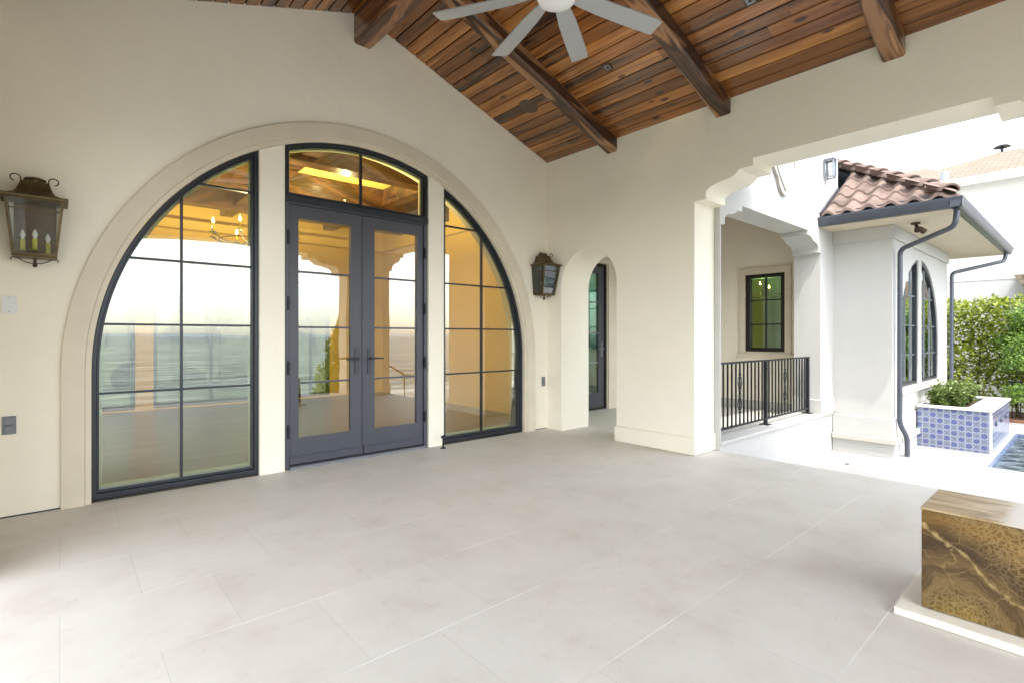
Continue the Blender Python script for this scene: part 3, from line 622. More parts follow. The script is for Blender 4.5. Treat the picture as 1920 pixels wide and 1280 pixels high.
for i in range(8):
    a = R(-14.5 + 45*i); bm = BM(); ca, sa = math.cos(a), math.sin(a)
    st = [(.10, .034, .034, 3.462), (.20, .046, .050, 3.461), (.35, .058, .064, 3.459), (.55, .062, .070, 3.457), (.80, .062, .072, 3.455), (.845, .050, .072, 3.454)]
    rr = []
    for r, w0, w1, z in st:
        row = []
        for w, dz, t in ((-w0, .012, 0), (w1, -.012, 0), (w1, -.012, .009), (-w0, .012, .009)):
            row.append(bm.verts.new((fx + r*ca - w*sa, fy + r*sa + w*ca, z + dz + t)))
        rr.append(row)
    for p, q in zip(rr[:-1], rr[1:]):
        for k_ in range(4): bm.faces.new((p[k_], p[(k_+1)%4], q[(k_+1)%4], q[k_]))
    bm.faces.new(rr[0][::-1]); bm.faces.new(rr[-1]); mk('blade', bm, 'fan', fan)

# ceiling speaker and recessed downlights (tilted to the slope)
def on_slope(bm, x, y, drop=0):
    ang = math.atan(.35)
    T = Matrix.Translation((x, y, ceil_z(x)-drop)) @ Matrix.Rotation(ang, 4, 'Y')
    bmesh.ops.transform(bm, matrix=T, verts=bm.verts)
bm = BM(); lathe(bm, [(0, .01), (.112, .01), (.112, -.003), (.105, -.006), (0, -.006)], 0, 0, 40); on_slope(bm, 4.105, 4.385)
tag(mk('ceiling_speaker', bm, 'speaker', origin=(4.105, 4.385, 3.92)), 'round brown speaker grille set in the wood ceiling near the house wall', 'speaker')
for (x, y, lab) in ((4.10, 3.226, 'small square recessed light in the ceiling boards between fan and speaker'), (4.125, 1.83, 'small square recessed light cut off by the top edge of the photo')):
    d = thing('recessed_light', lab, 'ceiling light', (x, y, ceil_z(x)), 'recessed lights in the patio ceiling')
    bm = BM(); ring(bm, [(-.045,-.045),(.045,-.045),(.045,.045),(-.045,.045)], [(-.034,-.034),(.034,-.034),(.034,.034),(-.034,.034)], 'z', -.006, .008); on_slope(bm, x, y); mk('trim', bm, 'bronze_dark', d)
    bm = BM(); frustum(bm, [(-.034, .034, -.034, .034, -.003), (-.014, .014, -.014, .014, -.001)]); on_slope(bm, x, y); mk('baffle', bm, 'greymetal', d)
    bm = BM(); box(bm, -.012, .012, -.012, .012, -.0035, -.0015); on_slope(bm, x, y); mk('lamp', bm, 'blackwin', d)

# ------------------------------------------------------------------ wall lanterns
def lantern(cx):
    zc = 0
    t = thing('wall_lantern', 'aged brass wall lantern with three yellow candles, left of the great arch', 'wall lantern', (cx, YW, 1.98), 'wall lanterns')
    yb = YW-.004; D = .235
    def sec(z, w, d): return (cx-w/2, cx+w/2, yb-.012-d, yb-.012, z)
    # back plate
    bm = BM(); box(bm, cx-.11, cx+.11, yb-.012, yb, 1.80, 2.19); mk('back_plate', bm, 'bronze_dark', t, bevel=.002)
    W0, W1, D0, D1, ZT, ZB = .285, .215, D, .165, 2.175, 1.80
    # roof: concave skirt + ogee neck + vented cap
    bm = BM(); frustum(bm, [sec(2.172, .345, D+.03), sec(2.186, .350, D+.034), sec(2.192, .345, D+.03), sec(2.205, .27, .20), sec(2.222, .215, .165), sec(2.245, .185, .145), sec(2.275, .165, .13), sec(2.305, .150, .12), sec(2.312, .150, .12)])
    mk('roof', bm, 'bronze', t, bevel=.0015)
    bm = BM(); lathe(bm, [(0, 2.350), (.03, 2.349), (.055, 2.341), (.062, 2.333), (.058, 2.329), (.045, 2.329), (.045, 2.311), (0, 2.311)], cx, yb-.075, 24)
    for i in range(8):
        a = 2*PI*i/8; box(bm, cx+.050*math.cos(a)-.004, cx+.050*math.cos(a)+.004, yb-.075+.050*math.sin(a)-.004, yb-.075+.050*math.sin(a)+.004, 2.312, 2.330)
    mk('vent_cap', bm, 'bronze', t)
    for s in (-1, 1):
        bm = BM(); pts = []
        for i in range(9): # rise along the neck
            u = i/8; pts.append((cx + s*(.155 - .085*math.sin(u*PI/2)), yb-D*.55, 2.195 + .125*u**1.6))
        for i in range(1, 13):
            a = PI - i*PI*1.45/12; rr_ = .030*(1-.35*i/12)
            pts.append((cx + s*(.070+.030 + rr_*math.cos(a)), yb-D*.55, 2.320 + rr_*1.0*math.sin(a)+.002))
        tube(bm, pts, .0042, 6); mk('scroll', bm, 'bronze_dark', t)
    # cage
    bm = BM(); e = .009
    cor = [((cx+sx*W0/2, yb-.012-D0, ZT), (cx+sx*W1/2, yb-.012-D1, ZB)) for sx in (-1, 1)] + [((cx+sx*W0/2, yb-.016, ZT), (cx+sx*W1/2, yb-.016, ZB)) for sx in (-1, 1)]
    for a, b_ in cor: tube(bm, [a, b_], 0, flat=(e*.7, e*.7))
    def lerp(p, q, u): return tuple(p[i]+(q[i]-p[i])*u for i in range(3))
    for u in (.012, .20, .985):
        fl, fr, bl, br_ = [lerp(a, b_, u) for a, b_ in cor]
        w = e*.75 if u != .20 else e*.45
        for p, q in ((fl, fr), (fl, bl), (fr, br_)): tube(bm, [p, q], 0, flat=(w, w))
    mk('cage', bm, 'bronze', t)
    # panes
    bm = BM()
    def quad(a, b_, c, d, n, th=.002):
        n = Vector(n)*th; V = [bm.verts.new(Vector(p)) for p in (a, b_, c, d)]; V2 = [bm.verts.new(Vector(p)+n) for p in (a, b_, c, d)]
        bm.faces.new(V); bm.faces.new(V2[::-1])
        for i in range(4): bm.faces.new((V[i], V2[i], V2[(i+1)%4], V[(i+1)%4]))
    fl, fr, bl, br_ = cor
    quad(fl[0], fr[0], fr[1], fl[1], (0, 1, 0)); quad(bl[0], fl[0], fl[1], bl[1], (1, 0, 0)); quad(fr[0], br_[0], br_[1], fr[1], (-1, 0, 0))
    mk('pane', bm, 'glass_clear', t, angle=0)
    bm = BM(); frustum(bm, [sec(ZB-.012, W1+.01, D1+.006), sec(ZB-.004, W1+.016, D1+.01), sec(ZB+.004, W1+.01, D1+.006)]); mk('base', bm, 'bronze', t)
    # candles
    for dx, dy, h in ((-.062, .085, 0), (.0, .105, .005), (.066, .060, -.012)):
        x, y = cx+dx, yb-.012-dy; z0 = 1.835+h
        bm = BM(); lathe(bm, [(0, z0), (.020, z0), (.022, z0+.006), (.014, z0+.010), (.0, z0+.012)], x, y, 14); lathe(bm, [(0, z0+.012), (.0145, z0+.012), (.0145, z0+.078), (0, z0+.078)], x, y, 16)
        cdl = mk('candle', bm, 'candle', t)
        bm = BM(); lathe(bm, [(0, z0+.078), (.009, z0+.079), (.009, z0+.088), (.015, z0+.100), (.0155, z0+.112), (.010, z0+.130), (.003, z0+.145), (0, z0+.146)], x, y, 14); mk('bulb', bm, 'fanlight', cdl)
    bm = BM(); tube(bm, [(cx-.07, yb-.10, 1.832), (cx, yb-.115, 1.828), (cx+.07, yb-.075, 1.822)], .005, 6); tube(bm, [(cx, yb-.10, 1.80), (cx, yb-.10, 1.86)], .009, 8); mk('candle_bracket', bm, 'bronze_dark', t)
    # finial with scrolls beneath
    bm = BM(); lathe(bm, [(0, 1.797), (.014, 1.797), (.014, 1.79), (.009, 1.785), (.010, 1.760), (.006, 1.752), (.013, 1.744), (.014, 1.735), (.008, 1.726), (0, 1.724)], cx, yb-.095, 14)
    for s in (-1, 1):
        pts = [(cx+s*.004, yb-.095, 1.750), (cx+s*.03, yb-.095, 1.752), (cx+s*.06, yb-.095, 1.765), (cx+s*.088, yb-.095, 1.784), (cx+s*.105, yb-.095, 1.790), (cx+s*.120, yb-.095, 1.784), (cx+s*.122, yb-.095, 1.772), (cx+s*.113, yb-.095, 1.768)]
        tube(bm, pts, .0038, 6)
    mk('finial', bm, 'bronze_dark', t)
    return t
l1 = lantern(-.128)
l2 = copy_tree(l1); l2.location.x = 4.845
l2['label'] = 'aged brass wall lantern between the great arch and the small round-headed passage'

# switch plate, outlets, door stop
p = thing('switch_plate', 'white blank wall plate under the left lantern', 'wall plate', (-.26, YW, 1.466))
bm = BM(); box(bm, -.30, -.222, YW-.007, YW-.0005, 1.405, 1.527); mk('plate', bm, 'white', p, bevel=.002)
bm = BM(); lathe(bm, [(0, YW-.0095), (.014, YW-.0095), (.014, YW-.006), (0, YW-.006)], -.261, 1.482, 20, ax='y')
mk('blank_button', bm, 'white', p)
for z in (1.418, 1.514):
    bm = BM(); lathe(bm, [(0, YW-.0085), (.0035, YW-.0085), (.0035, YW-.006), (0, YW-.006)], -.261, z, 10, ax='y'); mk('screw', bm, 'greymetal', p)
def outlet(x0, x1, z0, z1, lab):
    p = thing('wall_outlet', lab, 'outlet', ((x0+x1)/2, YW, z0), 'grey wall outlets')
    bm = BM(); box(bm, x0, x1, YW-.012, YW-.0005, z0, z1); mk('plate', bm, 'greyplate', p, bevel=.003)
    zm = (z0+z1)/2
    for a, b_ in ((z0+.012, zm-.003), (zm+.003, z1-.012)):
        bm = BM(); box(bm, x0+.012, x1-.012, YW-.020, YW-.012, a, b_); mk('cover', bm, 'greyplate', p, bevel=.003)
outlet(-.298, -.226, .575, .70, 'grey weatherproof outlet low on the wall below the white plate')
outlet(4.895, 4.955, .578, .705, 'grey weatherproof outlet low on the wall below the right lantern')
DX, DY = 3.225, 4.84
ds = thing('door_stop', 'black metal door stop standing on the floor beside the double door', 'door stop', (DX, DY, 0))
bm = BM(); lathe(bm, [(0, .001), (.034, .001), (.034, .007), (.013, .012), (.010, .016), (.009, .12), (0, .12)], DX, DY, 18); mk('post', bm, 'iron', ds)
bm = BM(); tube(bm, [(DX-.026, DY-.012, .128), (DX+.026, DY+.004, .136)], .015, 12); mk('bumper', bm, 'tyre', ds)

# ------------------------------------------------------------------ side passage (behind the arcade) and tower wall
tower = thing('tower_wall', 'tall white outer wall with scalloped arch over the railing', 'wall', (7.3, 2.73, 0))
T0, T1, TB = 5.423, 9.277, 3.10
P3L = [(0,2.475),(.09,2.485),(.085,2.515),(.088,2.545),(.105,2.575),(.155,2.606),(.23,2.62),(.305,2.634),(.345,2.652),(.38,2.674),(.42,2.688),(.51,2.69),(.51,2.755)]
bm = BM()
pts = [(T0, .10), (T0+.02, .10)] + [(T0+.02+d, z) for d, z in P3L] + [(8.51-d, z) for d, z in reversed(P3L)] + [(8.51, .10), (T1, .10), (T1, 5.2), (T0, 5.2)]
prism(bm, pts, 'y', 2.73, TB)
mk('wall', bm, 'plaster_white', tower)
bm = BM(); prism(bm, [(T0, -.52), (9.04, -.52), (9.04, .062), (T0, .062)], 'y', 2.735, TB+.03); mk('low_wall', bm, 'plaster_white', tower)
bm = BM(); box(bm, T0, 8.98, 2.705, TB+.05, .063, .099); mk('ledge', bm, 'plaster_white', tower, bevel=.006)
bm = BM(); plinth(bm, 8.51, 9.03, 2.732, 3.098, .1, .30, .02); mk('base_moulding', bm, 'plaster_white', tower, bevel=.003)
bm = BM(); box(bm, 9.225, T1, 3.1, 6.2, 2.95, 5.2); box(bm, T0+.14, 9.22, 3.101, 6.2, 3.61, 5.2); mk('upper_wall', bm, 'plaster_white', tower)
# medallion: stone quatrefoil
bm = BM(); cxm, czm = 7.09, 3.54
pts = []
for i in range(96):
    a = 2*PI*i/96; r = .30*(1 + .24*abs(math.cos(2*a))**1.2) if True else 0
    pts.append((cxm + r*math.cos(a)*1.0, czm + r*math.sin(a)*1.25))
prism(bm, pts, 'y', 2.69, 2.729)
med = mk('medallion', bm, 'medal', None, bevel=.006, origin=(cxm, 2.72, czm)); tag(med, 'carved pale stone medallion on the white wall above the railing arch', 'medallion')
bm = BM()
for k in range(2):
    for sgn in (1, -1):
        P = [(cxm + sgn*(.30*math.sin(PI*2*t/20*.5 + k*PI)) , 2.687, czm - .40 + .80*t/20) for t in range(21)]
        tube(bm, P, .008, 6)
mk('tracery', bm, 'band', med)
bpy.data.objects['tracery'].location = (0, 0, 0)
# square sconce
sc_ = thing('wall_sconce', 'small grey square sconce high on the white wall beside the tiled roof', 'wall light', (8.78, 2.73, 3.72))
SX0, SX1, SY, SZ0, SZ1 = 8.62, 8.74, 2.60, 3.62, 3.87
bm = BM(); box(bm, SX0+.01, SX1-.01, 2.715, 2.729, SZ0+.02, SZ1+.02); mk('back_plate', bm, 'greymetal', sc_, bevel=.002)
bm = BM()
for x in (SX0, SX1):
    for y in (SY, 2.71): box(bm, x-.007, x+.007, y-.007, y+.007, SZ0, SZ1)
for z in (SZ0, SZ1):
    box(bm, SX0-.006, SX1+.006, SY-.008, SY+.008, z-.007, z+.007)
    for x in (SX0, SX1): box(bm, x-.008, x+.008, SY, 2.715, z-.008, z+.008)
frustum(bm, [(SX0-.02, SX1+.02, SY-.02, 2.714, SZ1+.009), (SX0-.02, SX1+.02, SY-.02, 2.714, SZ1+.022), (SX0+.03, SX1-.03, SY+.03, 2.714, SZ1+.045)])
mk('cage', bm, 'greymetal', sc_)
bm = BM()
box(bm, SX0+.008, SX1-.008, SY+.002, SY+.005, SZ0+.01, SZ1-.01); box(bm, SX0-.002, SX0+.001, SY+.01, 2.70, SZ0+.01, SZ1-.01); box(bm, SX1-.001, SX1+.002, SY+.01, 2.70, SZ0+.01, SZ1-.01)
mk('pane', bm, 'glass_clear', sc_, angle=0)
bm = BM(); lathe(bm, [(0, 3.65), (.022, 3.65), (.022, 3.74), (0, 3.74)], 8.68, 2.66, 14); mk('lamp', bm, 'fanlight', sc_)

# railing
rail = thing('railing', 'black wrought iron railing on the white ledge between the two columns', 'railing', (7.0, 2.88, .1))
ry = 2.88
bm = BM(); box(bm, 5.46, 8.455, ry-.024, ry+.024, .925, .945); mk('top_rail', bm, 'iron', rail, bevel=.003)
bm = BM(); box(bm, 5.46, 8.43, ry-.014, ry+.014, .165, .182); mk('bottom_rail', bm, 'iron', rail)
for x in (6.953, 8.43):
    bm = BM(); box(bm, x-.020, x+.020, ry-.020, ry+.020, .106, .925); post = mk('post', bm, 'iron', rail)
    bm = BM(); box(bm, x-.06, x+.06, ry-.06, ry+.06, .0995, .107); mk('base_plate', bm, 'iron', post)
bx = BM(); box(bx, 5.59-.008, 5.59+.008, ry-.008, ry+.008, .183, .924); bal0 = mk('baluster', bx, 'iron', rail)
xs = [5.59 + .1048*i for i in range(28)]
orn = []
for i, x in enumerate(xs[1:], 1):
    if abs(x-6.953) < .05 or x > 8.40: continue
    c = bal0.copy(); COL.objects.link(c); c.parent = rail; c.location.x += x-5.59
    if i in (6, 19): orn.append(x)
def ornament(x0):
    bm = BM(); z0, z1 = .34, .78; zc = (z0+z1)/2
    for s in (-1, 1):
        for q in (0, 1):
            P = []
            for i in range(25):
                t = i/24; z = zc + (1 if q else -1)*(.22 - .20*t); w = .045*math.sin(PI*min(1, t*1.15))**.8
                P.append((x0 + s*(.008+w), ry, z))
            tube(bm, P, .0045, 5)
            for cz_, r_ in ((.045, .020), (.115, .016)):
                C = [(x0 + s*(.026 + r_*math.cos(a)), ry, zc + (1 if q else -1)*cz_ + r_*math.sin(a)) for a in [2*PI*k/12*.9 for k in range(13)]]
                tube(bm, C, .0042, 5)
    for z in (z0-.01, z1+.01, zc):
        lathe(bm, [(0, z-.022), (.014, z-.010), (.018, z), (.014, z+.010), (0, z+.022)], x0, ry, 10)
    return bm
bm = ornament(xs[6]); o0 = mk('scroll_ornament', bm, 'iron', rail)
c = o0.copy(); COL.objects.link(c); c.parent = rail; c.location.x += xs[19]-xs[6]

# wall vent and deck drain
vt = thing('wall_vent', 'small white louvred vent at the foot of the low wall', 'vent', (7.5, 2.73, -.48))
bm = BM(); ring(bm, rect(7.36, 7.66, -.47, -.285), rect(7.385, 7.635, -.45, -.305), 'y', 2.715, 2.734); mk('frame', bm, 'white', vt)
bm = BM()
for i in range(6): box(bm, 7.386, 7.634, 2.722, 2.733, -.444+i*.0235, -.430+i*.0235)
mk('louvre', bm, 'white', vt)
bm = BM(); box(bm, 7.386, 7.634, 2.731, 2.7345, -.449, -.306); mk('screen', bm, 'greymetal', vt)
bm = BM(); lathe(bm, [(0, -.495), (.02, -.495), (.026, -.499), (.026, -.505), (0, -.505)], 8.12, 2.28, 16)
tag(mk('deck_drain', bm, 'iron', origin=(8.12, 2.28, -.5)), 'tiny round drain in the white deck in front of the vent', 'drain')

# corridor walls
cb = thing('passage_wall', 'white wall at the back of the side passage holding the single glazed door', 'wall', (7.0, 5.64, 0))
bm = BM(); prism(bm, [(5.3, -.01), (6.02, -.01), (6.02, 2.50), (7.16, 2.50), (7.16, -.01), (9.0, -.01), (9.0, 3.6), (5.3, 3.6)], 'y', 5.64, 5.90); mk('wall', bm, 'plaster', cb)
bm = BM(); ring(bm, [(7.42, -.005), (7.42, 2.60), (5.90, 2.60), (5.90, -.005)], [(7.17, -.005), (7.17, 2.49), (6.02, 2.49), (6.02, -.005)], 'y', 5.612, 5.66, closed=False); mk('door_trim', bm, 'limestone', cb, bevel=.003)
bm = BM(); ring(bm, rect(6.03, 7.155, .0, 2.485), rect(6.075, 7.11, .028, 2.44), 'y', 5.655, 5.78); gd = mk('glazed_door', bm, 'blackwin', cb)
bm = BM(); ring(bm, rect(6.078, 7.107, .03, 2.437), rect(6.22, 6.965, .285, 2.32), 'y', 5.672, 5.72); mk('door_leaf', bm, 'door', gd, bevel=.004)
bm = BM(); prism(bm, rect(6.21, 6.975, .275, 2.33), 'y', 5.694, 5.70); mk('pane', bm, 'glass_green', gd, angle=0)
for z in (.80, 1.306, 1.826):
    bm = BM(); box(bm, 6.22, 6.965, 5.682, 5.71, z-.01, z+.01); mk('muntin', bm, 'greymetal', gd)
bm = BM(); box(bm, 7.016, 7.056, 5.660, 5.671, .90, 1.16); tube(bm, [(7.036, 5.665, 1.04), (7.036, 5.61, 1.04)], .011); tube(bm, [(7.036, 5.612, 1.04), (6.90, 5.612, 1.035)], .010); mk('door_handle', bm, 'greymetal', gd)
bm = BM(); box(bm, 5.425, 5.50, 4.99, 5.64, -.01, 3.6)
tag(mk('passage_wall', bm, 'plaster', origin=(5.6, 5.2, 0)), 'white wall return inside the side passage, left of the single door', 'wall')
cc = thing('passage_ceiling', 'flat wooden ceiling over the side passage', 'ceiling', (7, 4.3, 3.0))
bm = BM(); box(bm, 5.42, 9.0, 3.1, 5.64, 3.40, 3.44); mk('board_lining', bm, 'ceilwood', cc)
for x in (6.3, 7.3, 8.3):
    bm = BM(); box(bm, x-.07, x+.07, 3.101, 5.639, 3.26, 3.399); mk('beam', bm, 'ridgewood', cc)
# end wall with casement window
ew = thing('passage_end_wall', 'white end wall of the side passage with a stone-framed black window', 'wall', (9.0, 4.2, 0))
bm = BM(); ring(bm, [(3.10, -.6), (5.9, -.6), (5.9, 3.6), (3.10, 3.6)], [(3.41, .985), (4.065, .985), (4.065, 2.305), (3.41, 2.305)], 'x', 9.0, 9.22); mk('wall', bm, 'plaster', ew)
bm = BM(); ring(bm, rect(3.31, 4.165, .90, 2.42), rect(3.412, 4.063, .987, 2.303), 'x', 8.965, 9.05); mk('window_trim', bm, 'limestone', ew, bevel=.004)
bm = BM(); box(bm, 8.94, 8.966, 3.27, 4.205, .885, .955); mk('sill', bm, 'limestone', ew, bevel=.006)
bm = BM(); box(bm, 8.972, 8.999, 3.11, 5.63, .001, .15); mk('skirting', bm, 'plaster_white', ew, bevel=.003)
bm = BM(); ring(bm, rect(3.414, 4.061, .989, 2.301), rect(3.48, 3.995, 1.055, 2.235), 'x', 8.99, 9.10); wn_ = mk('casement_window', bm, 'blackwin', ew, bevel=.003)
bm = BM(); prism(bm, rect(3.47, 4.005, 1.045, 2.245), 'x', 9.045, 9.05); mk('pane', bm, 'glass_green', wn_, angle=0)
for z in (1.449, 1.861):
    bm = BM(); box(bm, 9.03, 9.065, 3.48, 3.995, z-.011, z+.011); mk('muntin', bm, 'blackwin', wn_)
bm = BM(); box(bm, 9.028, 9.067, 3.727, 3.749, 1.055, 2.235); mk('muntin', bm, 'blackwin', wn_)

# ------------------------------------------------------------------ garden wing with tiled roof
wg = thing('garden_wing', 'white single-storey wing with clay tile hip roof and arched window', 'building', (9.05, 1.97, -.5))
WX0, WX1, WY0, WY1 = 9.05, 13.12, 1.97, 6.0
bm = BM(); prism(bm, [(WY0, -.52), (3.10, -.52), (3.10, 2.90), (WY0, 2.90)], 'x', WX0, WX0+.2)
cxw, rw_, zs, zb = 10.88, 1.42, 1.10, .47
aw = [(cxw + rw_*math.cos(PI*i/40), zs + rw_*math.sin(PI*i/40)) for i in range(41)]
prism(bm, [(WX0+.2, zb), (cxw-rw_, zb)] + aw[::-1] + [(cxw+rw_, zb), (WX1, zb), (WX1, 2.90), (WX0+.2, 2.90)], 'y', WY0, WY0+.22)
box(bm, WX0+.2, WX1, WY0, WY0+.22, -.52, zb)
box(bm, WX1-.2, WX1, WY0+.22, WY1, -.52, 2.90); box(bm, WX0+.17, WX1, WY1, WY1+.2, -.52, 2.90)
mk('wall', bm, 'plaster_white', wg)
def outline_trim(bm, z0, z1, t):
    # around the two visible faces
    prism(bm, [(WX0-t, WY0-t), (WX1+t, WY0-t), (WX1+t, WY0-.002), (WX0-.002, WY0-.002), (WX0-.002, 2.728), (WX0-t, 2.728)], 'z', z0, z1)
bm = BM(); outline_trim(bm, -.226, .052, .02); outline_trim(bm, -.515, -.315, .035); mk('base_moulding', bm, 'plaster_white', wg, bevel=.004)
bm = BM(); outline_trim(bm, -.313, -.228, .075); mk('stone_band', bm, 'band', wg, bevel=.012)
bm = BM(); outline_trim(bm, 2.66, 2.855, .028); mk('frieze', bm, 'plaster_white', wg, bevel=.003)
bm = BM(); box(bm, cxw-rw_-.06, cxw+rw_+.1, WY0-.06, WY0+.10, zb-.09, zb-.003); mk('sill', bm, 'limestone', wg, bevel=.008)
# arched window (two lights either side of a pale pier)
bm = BM(); prism(bm, [(10.70, zb), (10.92, zb), (10.92, zs+math.sqrt(rw_**2-.04**2)), (10.70, zs+math.sqrt(rw_**2-.18**2))], 'y', WY0+.001, WY0+.2); mk('pier', bm, 'plaster_white', wg)
def wl_pts(side, d, n=24):
    rr = rw_-.004-d; xi = (10.697-d) if side < 0 else (10.923+d)
    a1 = math.acos((xi-cxw)/rr)
    if side < 0: return [(xi, zb+.004+d), (cxw-rr, zb+.004+d)] + arc(rr, PI, a1, n, cxw, zs)
    return [(xi, zb+.004+d), (cxw+rr, zb+.004+d)] + arc(rr, 0, a1, n, cxw, zs)
for side in (-1, 1):
    bm = BM(); ring(bm, wl_pts(side, 0), wl_pts(side, .05), 'y', WY0+.02, WY0+.13); w = mk('arched_window', bm, 'darkmetal', wg)
    bm = BM(); prism(bm, wl_pts(side, .06), 'y', WY0+.05, WY0+.056); mk('pane', bm, 'glass_mirror', w, angle=0)
    for z in (.95, 1.42, 1.90):
        xe = cxw + side*(math.sqrt((rw_-.05)**2 - max(0, z-zs)**2)); xs_ = 10.69 if side < 0 else 10.93
        bm = BM(); box(bm, min(xs_, xe), max(xs_, xe), WY0+.038, WY0+.068, z-.011, z+.011); mk('muntin', bm, 'greymetal', w)
    for xv in ((10.0, 10.35) if side < 0 else (11.35, 11.8)):
        bm = BM(); box(bm, xv-.012, xv+.012, WY0+.037, WY0+.069, zb+.05, zs+math.sqrt((rw_-.05)**2-(xv-cxw)**2)); mk('muntin', bm, 'greymetal', w)
# soffit, fascia, gutters
EX0, EY0, EX1 = 8.50, 1.23, 14.1
bm = BM(); prism(bm, [(EX0, EY0), (EX1, EY0), (EX1, WY1), (WX1, WY1), (WX1, WY0-.001), (WX0-.001, WY0-.001), (WX0-.001, 2.729), (EX0, 2.729)], 'z', 2.857, 2.885); mk('soffit', bm, 'soffit', wg)
def gutter(pts_xy, name):
    """profile extruded along a straight run"""
    bm = BM(); (x0, y0), (x1, y1) = pts_xy
    prof = [(0, 0), (.075, 0), (.10, .03), (.105, .07), (.125, .10), (.125, .125), (.115, .125), (.115, .105), (.01, .105), (.0, .125)]
    if x0 == x1:   # runs along y, faces -x
        prism(bm, [(x0 - a, 2.862 + b_) for a, b_ in prof], 'y', y0, y1)
    else:
        prism(bm, [(y0 - a, 2.862 + b_) for a, b_ in prof], 'x', x0, x1)
    return mk(name, bm, 'gutter', wg)
gutter([(EX0, EY0-.115), (EX0, 2.728)], 'gutter'); gutter([(EX0-.115, EY0), (EX1+.08, EY0)], 'gutter')
# barrel tile roof, -x slope and -y slope
K = .66; ZE = 2.985; pitch = .255; crs = .27
def wave(u):  # S profile, 0..1 -> height
    u = u % 1.
    return .060*math.sin(PI*u/.62) if u < .62 else -.020*math.sin(PI*(u-.62)/.38)
bm = BM()
ncourse = 11
for j in range(ncourse):
    s0 = j*crs - .03; s1 = s0 + crs + .05
    for side in (0, 1):
        y = EY0 - .05 + (s0 if True else 0)
        steps = 10
        vmax = 2.728 if side == 0 else EX1
        v0 = (EY0 if side == 0 else EX0) + max(s0, -.03) - .02
        i0 = int(v0/pitch*steps); i1 = int(vmax/pitch*steps)
        if i1 <= i0: continue
        rows = []
        for s, dz in ((s0, .040), (s0+.001, .062), ((s0+s1)/2, .045), (s1, .022)):
            row = []
            for i in range(i0, i1+1):
                t = i*pitch/steps; h = wave(t/pitch)
                jit = .006*noise.noise(Vector((math.floor(t/pitch)*3.7, j*5.1, side*9.)))
                if dz == .040: zz_ = ZE + K*s + .040 + h*.86 - .012 + jit
                else: zz_ = ZE + K*s + dz + h + jit
                row.append(bm.verts.new((EX0-.02+s, t, zz_) if side == 0 else (t, EY0-.02+s, zz_)))
            rows.append(row)
        for a, b_ in zip(rows[:-1], rows[1:]):
            for k_ in range(len(a)-1): bm.faces.new((a[k_], a[k_+1], b_[k_+1], b_[k_]))
rt = mk('roof', bm, 'tile_roof', wg, angle=50, recalc=False)
bm = BM()   # solid deck under the tiles
h0 = ZE-.02; top = (WX0+1.6)
va = [(EX0, EY0, h0), (EX1, EY0, h0), (EX1, 6, h0), (EX0, 2.728, h0)]
D = 3.0
V = [bm.verts.new(p) for p in ((EX0, EY0, h0-.08), (EX1, EY0, h0-.08), (EX1, 6., h0-.08), (9.28, 6., h0-.08), (9.28, 2.728, h0-.08), (EX0, 2.728, h0-.08),
                               (EX0, EY0, h0), (EX1, EY0, h0), (EX1, 6., h0), (9.28, 6., h0), (EX0, 2.728, h0),
                               (9.998, 2.728, h0+K*1.498), (EX0+2.4, EY0+2.4, h0+K*2.4), (EX1-2.4, EY0+2.4, h0+K*2.4), (EX0+2.4, 6., h0+K*2.4), (EX1-2.4, 6., h0+K*2.4))]
for f in ((0,1,2,3,4,5), (0,6,7,1), (1,7,8,2), (0,5,10,6), (6,10,11), (6,11,12,13,7), (7,13,15,8), (12,14,15,13)): bm.faces.new([V[i] for i in f])
mk('roof_deck', bm, 'slate', wg)
bm = BM()   # hip caps
for i in range(9):
    s = .02 + i*.235; L_ = .30
    d = Vector((1, 1, K)).normalized(); p = Vector((EX0+s, EY0+s, ZE+.085+K*s)); side = Vector((1, -1, 0)).normalized(); up = side.cross(d).normalized()
    if up.z < 0: up = -up
    rings_ = []
    for q, (u, r) in enumerate(((0, .118), (.01, .128), (L_*1.15, .100))):
        c_ = p + d*u + up*(.012 if q < 2 else -.005)
        rings_.append([bm.verts.new(c_ + side*math.cos(a)*r + up*math.sin(a)*r*.80) for a in [PI*k_/12 for k_ in range(13)]] + [])
    for a, b_ in zip(rings_[:-1], rings_[1:]):
        for k_ in range(12): bm.faces.new((a[k_], a[k_+1], b_[k_+1], b_[k_]))
    # thickness under the lower lip
    inner = [bm.verts.new(p + side*math.cos(a)*.104 + up*math.sin(a)*.104*.80) for a in [PI*k_/12 for k_ in range(13)]]
    for k_ in range(12): bm.faces.new((rings_[0][k_], rings_[0][k_+1], inner[k_+1], inner[k_]))
mk('hip_cap', bm, 'tile_roof', wg, recalc=False, angle=50)
bm = BM(); box(bm, EX0+.01, EX0+.05, EY0+.02, 2.72, 2.97, 3.06); mk('eave_closure', bm, 'slate', wg)
bm = BM(); P = [(EX0-.02, 2.715, 3.03), (9.26, 2.715, 3.03+K*.78)]; tube(bm, P, 0, flat=(.012, .05)); mk('flashing', bm, 'gutter', wg)
